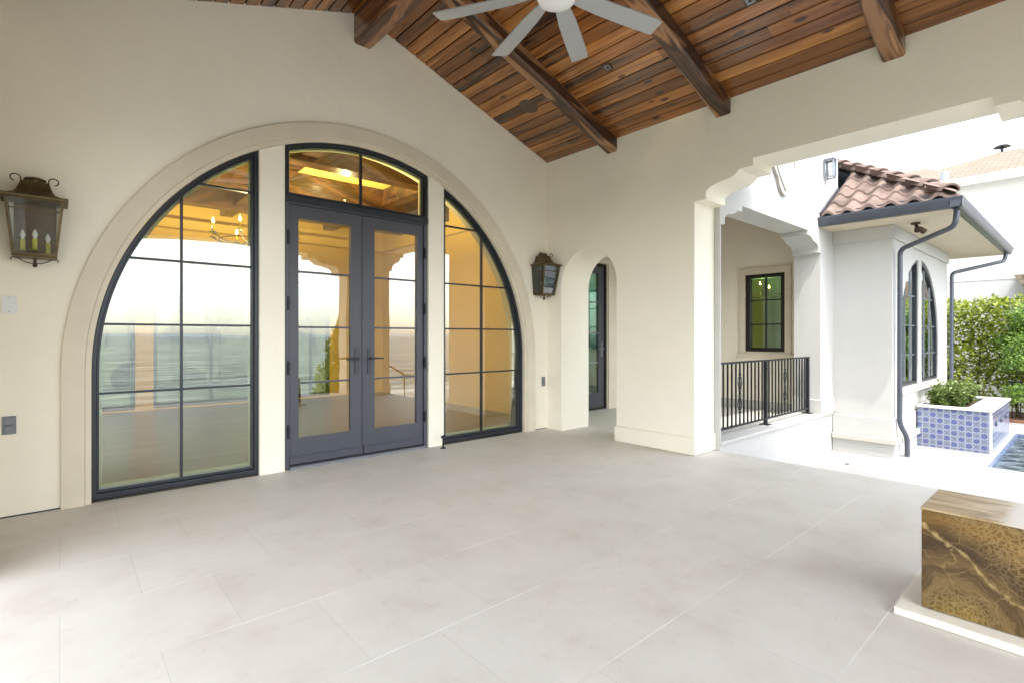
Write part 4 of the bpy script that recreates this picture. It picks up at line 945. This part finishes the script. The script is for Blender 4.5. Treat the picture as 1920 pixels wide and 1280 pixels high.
# downspouts
def spout(pts):
    # rounded path
    out = [Vector(pts[0])]
    for a, b_, c_ in zip(pts[:-2], pts[1:-1], pts[2:]):
        a, b_, c_ = Vector(a), Vector(b_), Vector(c_); r = min(.09, (a-b_).length*.45, (c_-b_).length*.45)
        p = b_ + (a-b_).normalized()*r; q = b_ + (c_-b_).normalized()*r
        for t in range(6):
            u = t/5; out.append(p*(1-u)**2 + b_*2*u*(1-u) + q*u*u)
    out.append(Vector(pts[-1])); bm = BM(); tube(bm, out, .033, 12); return mk('downspout', bm, 'gutter', wg)
spout([(8.66, 1.20, 2.87), (8.66, 1.22, 2.66), (9.16, 1.90, 2.50), (9.16, 1.905, -.02), (9.28, 1.84, -.22), (9.28, 1.84, -.49)])
spout([(13.95, 1.20, 2.87), (13.95, 1.22, 2.72), (13.14, 1.90, 2.48), (13.14, 1.905, -.49)])
# flood light
fl = thing('flood_light', 'small bronze twin flood light under the wing eave', 'flood light', (9.15, 1.72, 2.85))
bm = BM(); lathe(bm, [(0, 2.857), (.055, 2.857), (.055, 2.835), (.03, 2.825), (0, 2.825)], 9.15, 1.72, 18); mk('base', bm, 'bronze_dark', fl)
for dx, dy in ((-.06, -.03), (.05, -.05)):
    bm = BM(); tube(bm, [(9.15, 1.72, 2.83), (9.15+dx*.6, 1.72+dy*.5, 2.80), (9.15+dx, 1.72+dy, 2.77), (9.15+dx*2.0, 1.72+dy*1.6, 2.73)], [.012, .014, .032, .042], 14); mk('lamp_head', bm, 'bronze_dark', fl)
# wing interior
bm = BM(); box(bm, WX0+.2, WX1-.2, WY0+.22, WY1, -.5, 0.0); tag(mk('wing_floor', bm, 'roomfloor'), kind='structure')

# ------------------------------------------------------------------ chandeliers
def chandelier(x, y, z, r, lab, ztop, n=8):
    t = thing('chandelier', lab, 'chandelier', (x, y, z), 'candle chandeliers indoors')
    bm = BM(); tube(bm, [(x, y, ztop), (x, y, z+.05)], .008, 6); lathe(bm, [(0, z+.18), (.03, z+.16), (.02, z+.08), (.05, z+.02), (.05, z-.03), (.02, z-.08), (0, z-.10)], x, y, 14); mk('stem', bm, 'iron', t)
    bm = BM(); tube(bm, [(x+r*.8*math.cos(a), y+r*.8*math.sin(a), z-.02) for a in [2*PI*k_/32 for k_ in range(33)]], .006, 6); mk('ring', bm, 'iron', t)
    for i in range(n):
        a = 2*PI*i/n+.2; ca, sa = math.cos(a), math.sin(a); bm = BM()
        tube(bm, [(x+.03*ca, y+.03*sa, z), (x+r*.35*ca, y+r*.35*sa, z-.08), (x+r*.75*ca, y+r*.75*sa, z-.05), (x+r*ca, y+r*sa, z+.02)], .008, 6)
        lathe(bm, [(0, z+.02), (.04, z+.03), (.042, z+.036), (0, z+.036)], x+r*ca, y+r*sa, 10)
        am = mk('arm', bm, 'iron', t)
        bm = BM(); lathe(bm, [(0, z+.036), (.012, z+.036), (.012, z+.14), (0, z+.14)], x+r*ca, y+r*sa, 8); mk('candle', bm, 'candle', am)
        bm = BM(); lathe(bm, [(0, z+.14), (.014, z+.155), (.014, z+.17), (.005, z+.20), (0, z+.21)], x+r*ca, y+r*sa, 8); mk('bulb', bm, 'flame', am)
    lt = bpy.data.lights.new('added_uplight', 'SPOT'); lt.color = (1, .76, .40); lt.spot_size = R(155); lt.spot_blend = .4; lt.energy = 150; lt.shadow_soft_size = .02  # added spot under the chandelier, aimed up to brighten ceiling and walls
    lo = bpy.data.objects.new('added_uplight', lt); COL.objects.link(lo); lo.parent = t; lo.location = (0, 0, -.75); lo.rotation_euler = (PI, 0, 0)

    return t
CH1 = chandelier(1.93, 7.3, 2.50, .52, 'black iron candle chandelier glowing behind the left arched window', 3.6)
CH2 = chandelier(10.7, 4.45, 2.10, .42, 'black iron candle chandelier glowing behind the small passage window', 2.8, 6)
[c for c in CH2.children if c.type == 'LIGHT'][0].data.energy = 35

# ------------------------------------------------------------------ room behind the arch
rm = thing('living_room', 'warm yellow painted room seen through the arched glass', 'room', (2.2, 7.8, 0))
bm = BM(); box(bm, -1.2, -1.0, 5.27, 10.6, 0, 3.72); box(bm, 5.45, 5.54, 5.27, 10.6, 0, 3.72)
mk('wall', bm, 'roomwall', rm)
bm = BM()
ops = [(-.90, .95), (1.20, 2.95), (3.50, 4.25)]
def rect_wall_with_openings(bm, x0, x1, y0, y1, z0, z1, ops, oz0, oz1):
    xs_ = [x0]; 
    for a, b_ in ops: xs_ += [a, b_]
    xs_.append(x1)
    for i in range(0, len(xs_), 2): box(bm, xs_[i], xs_[i+1], y0, y1, z0, z1)
    for a, b_ in ops:
        if oz0 > z0: box(bm, a, b_, y0, y1, z0, oz0)
        box(bm, a, b_, y0, y1, oz1, z1)
rect_wall_with_openings(bm, -1.0, 5.45, 10.6, 10.8, 0, 3.72, ops, .02, 2.35)
mk('back_wall', bm, 'roomwall', rm)
bm = BM()
for a, b_ in ops:
    ring(bm, rect(a, b_, .02, 2.35), rect(a+.06, b_-.06, .10, 2.29), 'y', 10.65, 10.72)
    nx = 1
    for i in range(1, nx+1):
        x = a + (b_-a)*i/(nx+1); box(bm, x-.03, x+.03, 10.66, 10.71, .10, 2.29)
bw = mk('back_window', bm, 'darkmetal', rm)
bm = BM()
for a, b_ in ops: box(bm, a+.05, b_-.05, 10.68, 10.686, .09, 2.30)
M['backglass'] = glass('dark_back_glass', (.30, .33, .27), .06)
mk('pane', bm, 'backglass', bw, angle=0)
bm = BM(); box(bm, -1.2, 5.54, 5.27, 10.8, 3.72, 3.9); mk('ceiling', bm, 'roomwall', rm)
for y in (6.5, 8.1, 9.7):
    bm = BM(); box(bm, -.999, 5.449, y-.12, y+.12, 3.38, 3.719); mk('beam', bm, 'roombeam', rm)
for x in (.4, 2.3, 4.2):
    bm = BM(); box(bm, x-.10, x+.10, 5.28, 10.59, 3.44, 3.718); mk('beam', bm, 'roombeam', rm)
bm = BM(); box(bm, -.999, 5.449, 10.4, 10.598, 3.1, 3.25); box(bm, 5.36, 5.449, 5.28, 10.5, 3.1, 3.25); mk('moulding', bm, 'roomwall', rm)
rl = thing('recessed_light', 'small lit recessed light in the room ceiling seen through the transom glass', 'ceiling light', (3.2, 7.4, 3.71))
bm = BM(); lathe(bm, [(0, 3.716), (.05, 3.716), (.05, 3.708), (0, 3.708)], 3.2, 7.4, 16); mk('lamp', bm, 'downlit', rl)
lt = bpy.data.lights.new('room_lamp', 'POINT'); lt.color = (1, .74, .38); lt.energy = 13; lt.shadow_soft_size = .02
lo = bpy.data.objects.new('room_lamp', lt); COL.objects.link(lo); lo.parent = rl; lo.location = (0, 0, -.45)
# house mass above the room (closes the building)
bm = BM(); box(bm, -2.2, 5.42, 5.272, 10.8, 3.91, 5.0)
tag(mk('house_roof', bm, 'tile_roof', origin=(2, 8, 4)), 'clay tile roof over the main house behind the patio', 'roof')

# ------------------------------------------------------------------ pickup truck + clipped shrubs beyond the room's back windows
tk = thing('pickup_truck', 'white pickup truck parked beyond the back windows of the room', 'truck', (3.0, 16, -.1))
y0, y1 = 15.2, 17.0
bm = BM(); prism(bm, [(.6,.30),(5.6,.30),(5.65,.55),(5.6,.95),(3.55,1.0),(3.45,1.0),(3.2,1.52),(3.0,1.58),(1.95,1.58),(1.5,1.06),(.75,.98),(.55,.80),(.52,.5)], 'y', y0, y1); bd = mk('body', bm, 'carpaint', tk, bevel=.03)
bm = BM(); prism(bm, [(3.30,1.06),(3.08,1.48),(2.02,1.48),(1.68,1.06)], 'y', y0-.012, y0+.02); mk('side_window', bm, 'carglass', tk)
for x in (1.25, 4.75):
    bm = BM(); lathe(bm, [(0, y0-.03), (.25, y0-.03), (.36, y0-.01), (.36, y0+.22), (0, y0+.22)], x, .26, 24, ax='y'); w = mk('wheel', bm, 'tyre', tk)
    bm = BM(); lathe(bm, [(0, y0-.04), (.20, y0-.035), (.20, y0-.028), (0, y0-.028)], x, .26, 20, ax='y'); mk('rim', bm, 'greymetal', w)
def leaves(bm, n, sampler, size, flat=.5):
    for _ in range(n):
        p = sampler()
        if p is None: continue
        p = Vector(p); s = size*(.6 + .8*random.random())
        d = Vector((random.gauss(0, 1), random.gauss(0, 1), random.gauss(.35, .7))).normalized()
        e = d.cross(Vector((random.gauss(0, 1), random.gauss(0, 1), random.gauss(0, 1)))).normalized()
        v = [bm.verts.new(p + q) for q in (Vector(), d*s*.5 + e*s*.27, d*s, d*s*.5 - e*s*.27)]
        bm.faces.new(v)
for i, (x, y, r) in enumerate(((2.35, 14.4, .34), (3.25, 14.4, .36), (3.95, 14.3, .36))):
    bm = BM()
    def smp():
        a = random.uniform(0, 2*PI); u = random.uniform(-.4, 1); q = math.sqrt(max(0, 1-u*u)); k_ = random.uniform(.8, 1.05)
        return (x + r*q*math.cos(a)*k_, y + r*q*math.sin(a)*k_, .12 + r*u*k_)
    leaves(bm, 1100, smp, .07)
    lab = ['rounded clipped shrub under the tailgate side, leftmost behind the glass', 'rounded clipped shrub in front of the truck, middle of three', 'rounded clipped shrub in front of the truck, rightmost of three'][i]
    tag(mk('clipped_shrub', bm, 'hedge' if i < 2 else 'bright', angle=0, recalc=False, origin=(x, y, -.1)), lab, 'shrub', 'clipped shrubs by the truck')
bm = BM(); box(bm, -30, 40, 34, 34.5, -.5, 2.2); tag(mk('street_wall', bm, 'plaster_white', origin=(3, 34, 0)), 'long pale wall across the driveway', 'wall')
for i, (x, y) in enumerate(((1.5, 30), (6, 31), (11, 30), (-5, 31))):
    t = thing('street_tree', ['dark leafy street tree behind the truck, seen through the left window', 'leafy street tree beyond the driveway, right of the truck', 'leafy street tree far right of the driveway', 'leafy street tree far left of the driveway'][i], 'tree', (x, y, -.3), 'street trees')
    bm = BM(); tube(bm, [(x, y, -.3), (x+.1, y, 1.0), (x, y, 2.4)], [.16, .12, .06], 8); mk('trunk', bm, 'trunk', t)
    bm = BM()
    def smp():
        a = random.uniform(0, 2*PI); u = random.uniform(-.9, 1); q = math.sqrt(1-u*u); k_ = random.uniform(.5, 1.0)*(1+.35*noise.noise(Vector((a*1.3, u*2, i))))
        return (x + 1.7*q*math.cos(a)*k_, y + 1.7*q*math.sin(a)*k_, 2.6 + 1.3*u*k_)
    leaves(bm, 1500, smp, .28); mk('crown', bm, 'hedge', t, angle=0, recalc=False)

# ------------------------------------------------------------------ planter, its plants, hedge, shrubs
pl = thing('tiled_planter', 'raised planter faced with blue and white patterned tiles beside the pool', 'planter', (11.5, 1.5, -.5))
PX0, PX1, PY0, PY1 = 10.40, 12.70, 1.05, 1.93
bm = BM(); ring(bm, [(PX0, PY0), (PX1, PY0), (PX1, PY1), (PX0, PY1)], [(PX0+.14, PY0+.28), (PX1-.14, PY0+.28), (PX1-.14, PY1-.02), (PX0+.14, PY1-.02)], 'z', -.5, .115); mk('body', bm, 'azulejo', pl)
bm = BM(); ring(bm, [(PX0-.02, PY0-.02), (PX1+.02, PY0-.02), (PX1+.02, PY1+.005), (PX0-.02, PY1+.005)], [(PX0+.15, PY0+.29), (PX1-.15, PY0+.29), (PX1-.15, PY1-.03), (PX0+.15, PY1-.03)], 'z', .1165, .152); mk('coping', bm, 'plaster_white', pl, bevel=.005)
bm = BM(); box(bm, PX0-.006, PX0+.02, PY0-.006, PY0+.02, -.499, .116); mk('corner_trim', bm, 'white', pl)
bm = BM(); box(bm, PX0+.141, PX1-.141, PY0+.281, PY1-.021, -.3, .075); mk('soil', bm, 'soil', pl)
for x in (10.85, 11.45, 12.05):
    bm = BM(); lathe(bm, [(0, PY0-.022), (.014, PY0-.022), (.022, PY0-.012), (.022, PY0-.001), (0, PY0-.001)], x, -.09, 14, ax='y')
    for v in bm.verts: v.co.z = -.09 + (v.co.z+.09)*2.0
    mk('water_spout', bm, 'gutter', pl)
def bush(name, x, y, z0, h, r, n, size, mat, lab, cat, group, stems=9):
    t = thing(name, lab, cat, (x, y, z0), group)
    bm = BM(); tips = []
    for s in range(stems):
        a = random.uniform(0, 2*PI); q = r*random.uniform(.2, .95); hh = h*random.uniform(.65, 1.0)
        tip = (x+q*math.cos(a), y+q*math.sin(a), z0+hh); tips.append((a, q, hh))
        tube(bm, [(x+.15*q*math.cos(a), y+.15*q*math.sin(a), z0), (x+.5*q*math.cos(a), y+.5*q*math.sin(a), z0+hh*.55), tip], [.006, .005, .002], 5)
    mk('stem', bm, 'trunk', t)
    bm = BM()
    def smp():
        a, q, hh = random.choice(tips); u = random.uniform(.18, 1.05); k_ = .15 + .85*u
        return (x + q*math.cos(a)*k_ + random.gauss(0, r*.16), y + q*math.sin(a)*k_ + random.gauss(0, r*.16), z0 + hh*u + random.gauss(0, .02))
    leaves(bm, n, smp, size); mk('foliage', bm, mat, t, angle=0, recalc=False)
    return t
pp = [(10.75, 1.70, .30, .20, 'leafy herb at the wall end of the tiled planter'), (10.85, 1.48, .36, .19, 'tall leafy herb at the front middle of the tiled planter'), (11.35, 1.62, .34, .24, 'leafy herb behind the tallest one in the tiled planter'), (11.75, 1.50, .32, .24, 'bushy green herb near the back of the tiled planter'), (12.2, 1.62, .32, .24, 'leafy herb at the far back end of the tiled planter')]
for x, y, h, r, lab in pp: bush('planter_plant', x, y, .07, h*1.22, r, 1300, .05, 'herb', lab, 'plant', 'herbs in the tiled planter')

hg = thing('hedge', 'dense tall green hedge behind the tiled planter', 'hedge', (15.4, 2, -.5))
def hedge_s():
    y = random.uniform(-3.5, 5.2); z = -.45 + 2.6*random.random()**.75
    edge = 2.05 + .13*noise.noise(Vector((y*2.3, 0, 0))) + .09*noise.noise(Vector((y*7, 2, 0)))
    if z > edge: return None
    if z < .15 and random.random() < .45: return None
    d = .30*noise.noise(Vector((y*1.6, z*1.9, 3))) + .12*noise.noise(Vector((y*5, z*5, 1)))
    return (15.15 + d + random.random()**1.5*.9, y, z)
bm = BM(); leaves(bm, 42000, hedge_s, .09); mk('foliage', bm, 'hedge', hg, angle=0, recalc=False)
for k_ in range(18):
    y = -3.3 + k_*.5 + random.uniform(-.1, .1); bm = BM(); tube(bm, [(15.45, y, -.6), (15.4, y+.05, .2), (15.45, y, 1.2)], [.03, .024, .012], 6); mk('trunk', bm, 'trunk', hg)
bm = BM(); box(bm, 14.55, 16.5, -4.2, 8, -.75, -.47); tag(mk('planting_bed', bm, 'mulch'), kind='structure')
bs = thing('leafy_shrub', 'bright yellow-green feathery shrub in front of the hedge at the right', 'shrub', (14.9, .75, -.5))
bm = BM()
cl = []
for _ in range(46):
    a = random.uniform(0, 2*PI); q = random.random()**.6; zz_ = random.uniform(.05, 1.75); rr_ = .62*math.sin(PI*min(1, (zz_+.35)/2.35))**.8
    cl.append((14.85 + q*rr_*math.cos(a), .80 + q*rr_*math.sin(a)*1.15, zz_-.05))
def smp():
    c_ = random.choice(cl); return (c_[0]+random.gauss(0, .10), c_[1]+random.gauss(0, .10), c_[2]+random.gauss(0, .09))
leaves(bm, 9000, smp, .06); mk('foliage', bm, 'bright', bs, angle=0, recalc=False)
bm = BM()
for k_ in range(6):
    a = k_*1.05; tube(bm, [(14.88, .80, -.5), (14.88+.08*math.cos(a), .80+.08*math.sin(a), .2), (14.88+.3*math.cos(a), .8+.3*math.sin(a), 1.1)], [.025, .018, .006], 6)
mk('trunk', bm, 'trunk', bs)
fc = thing('garden_fence', 'dark metal bar fence half hidden by the hedge foot', 'fence', (14.7, 0, -.5))
bm = BM()
for z in (-.35, .30): box(bm, 15.02, 15.045, -4, 1.25, z-.012, z+.012)
mk('rail', bm, 'iron', fc)
b0 = BM(); box(b0, 15.023, 15.042, 1.19, 1.209, -.5, .36); f0 = mk('bar', b0, 'iron', fc)
for k_ in range(1, 40):
    c = f0.copy(); COL.objects.link(c); c.parent = fc; c.location.y -= k_*.13
# low leafy cover in the bed
for i, (x, y) in enumerate(((14.8, 1.55), (14.85, 2.0), (14.8, 0.25))):
    bush('bed_plant', x, y, -.47, .42, .26, 700, .06, 'herb', ['low leafy plant at the hedge foot behind the planter', 'low leafy plant at the hedge foot by the downspout', 'low leafy plant under the bright shrub'][i], 'plant', 'low plants at the hedge foot')

# tree on the sea terrace, mirrored in the door glass
tt = thing('terrace_conifer', 'golden green conical shrub reflected in the left door leaf', 'shrub', (5.75, -3.1, -.5))
bm = BM()
def smp():
    z = random.random()**1.3; r = .98*(1-z)**.75*(1+.3*noise.noise(Vector((z*6, 1, 1)))); a = random.uniform(0, 2*PI); q = random.random()**.4
    return (5.80 + r*q*math.cos(a), -3.1 + r*q*math.sin(a), -.30 + 2.35*z)
leaves(bm, 11000, smp, .085); mk('foliage', bm, 'conifer', tt, angle=0, recalc=False)
bm = BM(); tube(bm, [(5.8, -3.1, -.5), (5.8, -3.1, 1.2)], [.05, .02], 8); mk('trunk', bm, 'trunk', tt)
hr = thing('handrail', 'black stair handrail on the sea terrace reflected in the right door leaf', 'handrail', (7.2, -2.8, -.5))
bm = BM(); tube(bm, [(6.7, -2.85, .46), (6.92, -2.85, .40), (7.33, -2.85, .17), (7.55, -2.85, .12)], .022, 8); mk('rail', bm, 'iron', hr)
for x, z in ((7.33, .17), (6.80, .43)):
    bm = BM(); tube(bm, [(x, -2.85, -.5), (x, -2.85, z)], .016, 8); mk('post', bm, 'iron', hr)

# ------------------------------------------------------------------ neighbouring house
nb = thing('neighbour_house', 'white two-storey neighbouring house with tan shingle hip roof', 'house', (24, 0, -.5))
ncx, ncy = 22.0, 6.5
bm = BM(); box(bm, 22.0, 34, -14, ncy, -.7, 6.15); mk('wall', bm, 'plaster_white', nb)
bm = BM(); e = .5; cy = ncy+e; x0 = 21.5; zE = 6.18; zR = 8.0; d = 4.5
V = [bm.verts.new(p) for p in ((x0, cy, zE), (x0, -14.5, zE), (34.5, -14.5, zE), (34.5, cy, zE), (x0+d, cy-d, zR), (x0+d, -10, zR), (30, -10, zR), (30, cy-d, zR))]
for f in ((0,1,5,4), (0,4,7,3), (4,5,6,7), (1,2,6,5), (2,3,7,6), (0,3,2,1)): bm.faces.new([V[i] for i in f])
mk('roof', bm, 'shingle', nb, angle=10)
bm = BM(); box(bm, 21.36, 21.5, -14.5, cy+.1, 6.05, 6.22); box(bm, 21.5, 22, -14, cy, 6.10, 6.14); mk('gutter', bm, 'white', nb)
bm = BM(); lathe(bm, [(0, 8.02), (.05, 8.02), (.05, 8.20), (0, 8.20)], 26.1, 2.35, 10); lathe(bm, [(0, 8.30), (.18, 8.26), (.26, 8.19), (.24, 8.19), (0, 8.22)], 26.1, 2.35, 16); mk('roof_vent', bm, 'iron', nb)
bm = BM(); lathe(bm, [(0, 6.75), (.13, 6.72), (.14, 6.55), (.14, 6.3), (0, 6.3)], 22.3, 3.40, 12); mk('roof_vent', bm, 'greymetal', nb)
bm = BM(); V = [bm.verts.new(p) for p in ((30, 14, 8.4), (30, 4, 8.4), (40, 4, 8.4), (40, 14, 8.4), (34, 8.3, 10.0), (34, 6, 10.0))]
n2 = thing('far_house', 'tan shingle roof of a farther house behind the clay tile roof', 'house', (34, 8, -.5))
for f in ((0,1,5,4), (1,2,5), (2,3,4,5), (3,0,4), (0,3,2,1)): bm.faces.new([V[i] for i in f])
mk('roof', bm, 'shingle', n2, angle=10)
bm = BM(); box(bm, 30.5, 39.5, 4.5, 13.5, -.7, 8.4); mk('wall', bm, 'plaster_white', n2)
nx = thing('neighbour_garage', 'low bright white flat-topped wing in front of the neighbouring house', 'building', (19, 2, -.5))
bm = BM(); box(bm, 18.0, 21.9, -10, 5.5, -.7, 3.70); mk('wall', bm, 'plaster_white', nx)
bm = BM(); box(bm, 17.985, 17.999, -10, 5.5, 2.685, 2.70); mk('seam', bm, 'band', nx)
bm = BM(); prism(bm, [(1.36, 2.72), (-4, 2.72), (-4, 1.0), (.95, 2.0)], 'x', 17.3, 17.98); mk('lean_to_roof', bm, 'shingle', nx, angle=10)

# ------------------------------------------------------------------ onyx block
ob = thing('onyx_block', 'polished amber onyx block on a white slab at the right edge of the patio', 'stone bench', (3.1, 0, 0))
bm = BM(); box(bm, 2.905, 3.30, -1.0, .525, .040, .476); mk('body', bm, 'onyx', ob, bevel=.004)
bm = BM(); box(bm, 2.902, 3.303, -1.003, .528, .4765, .488); mk('top', bm, 'onyxtop', ob, bevel=.003)
bm = BM(); box(bm, 2.82, 3.38, -1.08, .61, .002, .037); mk('plinth', bm, 'plaster', ob, bevel=.006)

# ------------------------------------------------------------------ sky, sun, camera
w = bpy.data.worlds.new("World"); scene.world = w; w.use_nodes = True
nt = w.node_tree; bg = nt.nodes['Background']; sky = nt.nodes.new('ShaderNodeTexSky'); sky.sky_type = 'NISHITA'; sky.sun_disc = False
to_sun = Vector((-.25, -.40, 1)).normalized()
elev = math.asin(to_sun.z); az = math.atan2(to_sun.x, to_sun.y)
sky.sun_elevation = elev; sky.sun_rotation = az; sky.air_density = 1.0; sky.dust_density = 1.6; sky.ozone_density = 1.0
hs = nt.nodes.new('ShaderNodeHueSaturation'); hs.inputs['Saturation'].default_value = .36; hs.inputs['Value'].default_value = 1.0
nt.links.new(sky.outputs[0], hs.inputs['Color']); nt.links.new(hs.outputs[0], bg.inputs[0]); bg.inputs[1].default_value = .15
sl = bpy.data.lights.new('sun', 'SUN'); sl.energy = .6; sl.angle = R(.53); sl.color = (1, .96, .9)
so = bpy.data.objects.new('sun', sl); COL.objects.link(so); so.rotation_euler = (-to_sun).to_track_quat('-Z', 'Y').to_euler()
cam = bpy.data.cameras.new('camera'); co = bpy.data.objects.new('camera', cam); COL.objects.link(co); scene.camera = co
yaw = math.atan2(966, 1100)      # camera looks along (cos, sin) of this angle
co.location = (0, 0, 1.25); co.rotation_euler = (R(90), 0, math.atan2(966., 1100.)*1 - R(90) + 0)
fwd = Vector((math.cos(math.atan2(1100, 966)), math.sin(math.atan2(1100, 966)), 0))
co.rotation_euler = fwd.to_track_quat('-Z', 'Y').to_euler()
cam.sensor_width = 36; cam.lens = 36*966/1920; cam.shift_y = -(640-630)/1920*-1*-1
cam.clip_end = 20000; cam.clip_start = .02
vs = scene.view_settings; vs.view_transform = 'Standard'; vs.look = 'None'; vs.gamma = 1; vs.use_curve_mapping = False
vs.exposure = 2.66
scene.render.resolution_x = 1024; scene.render.resolution_y = 682
scene.cycles.max_bounces = 14; scene.cycles.diffuse_bounces = 7; scene.cycles.transparent_max_bounces = 24
scene.cycles.use_denoising = True
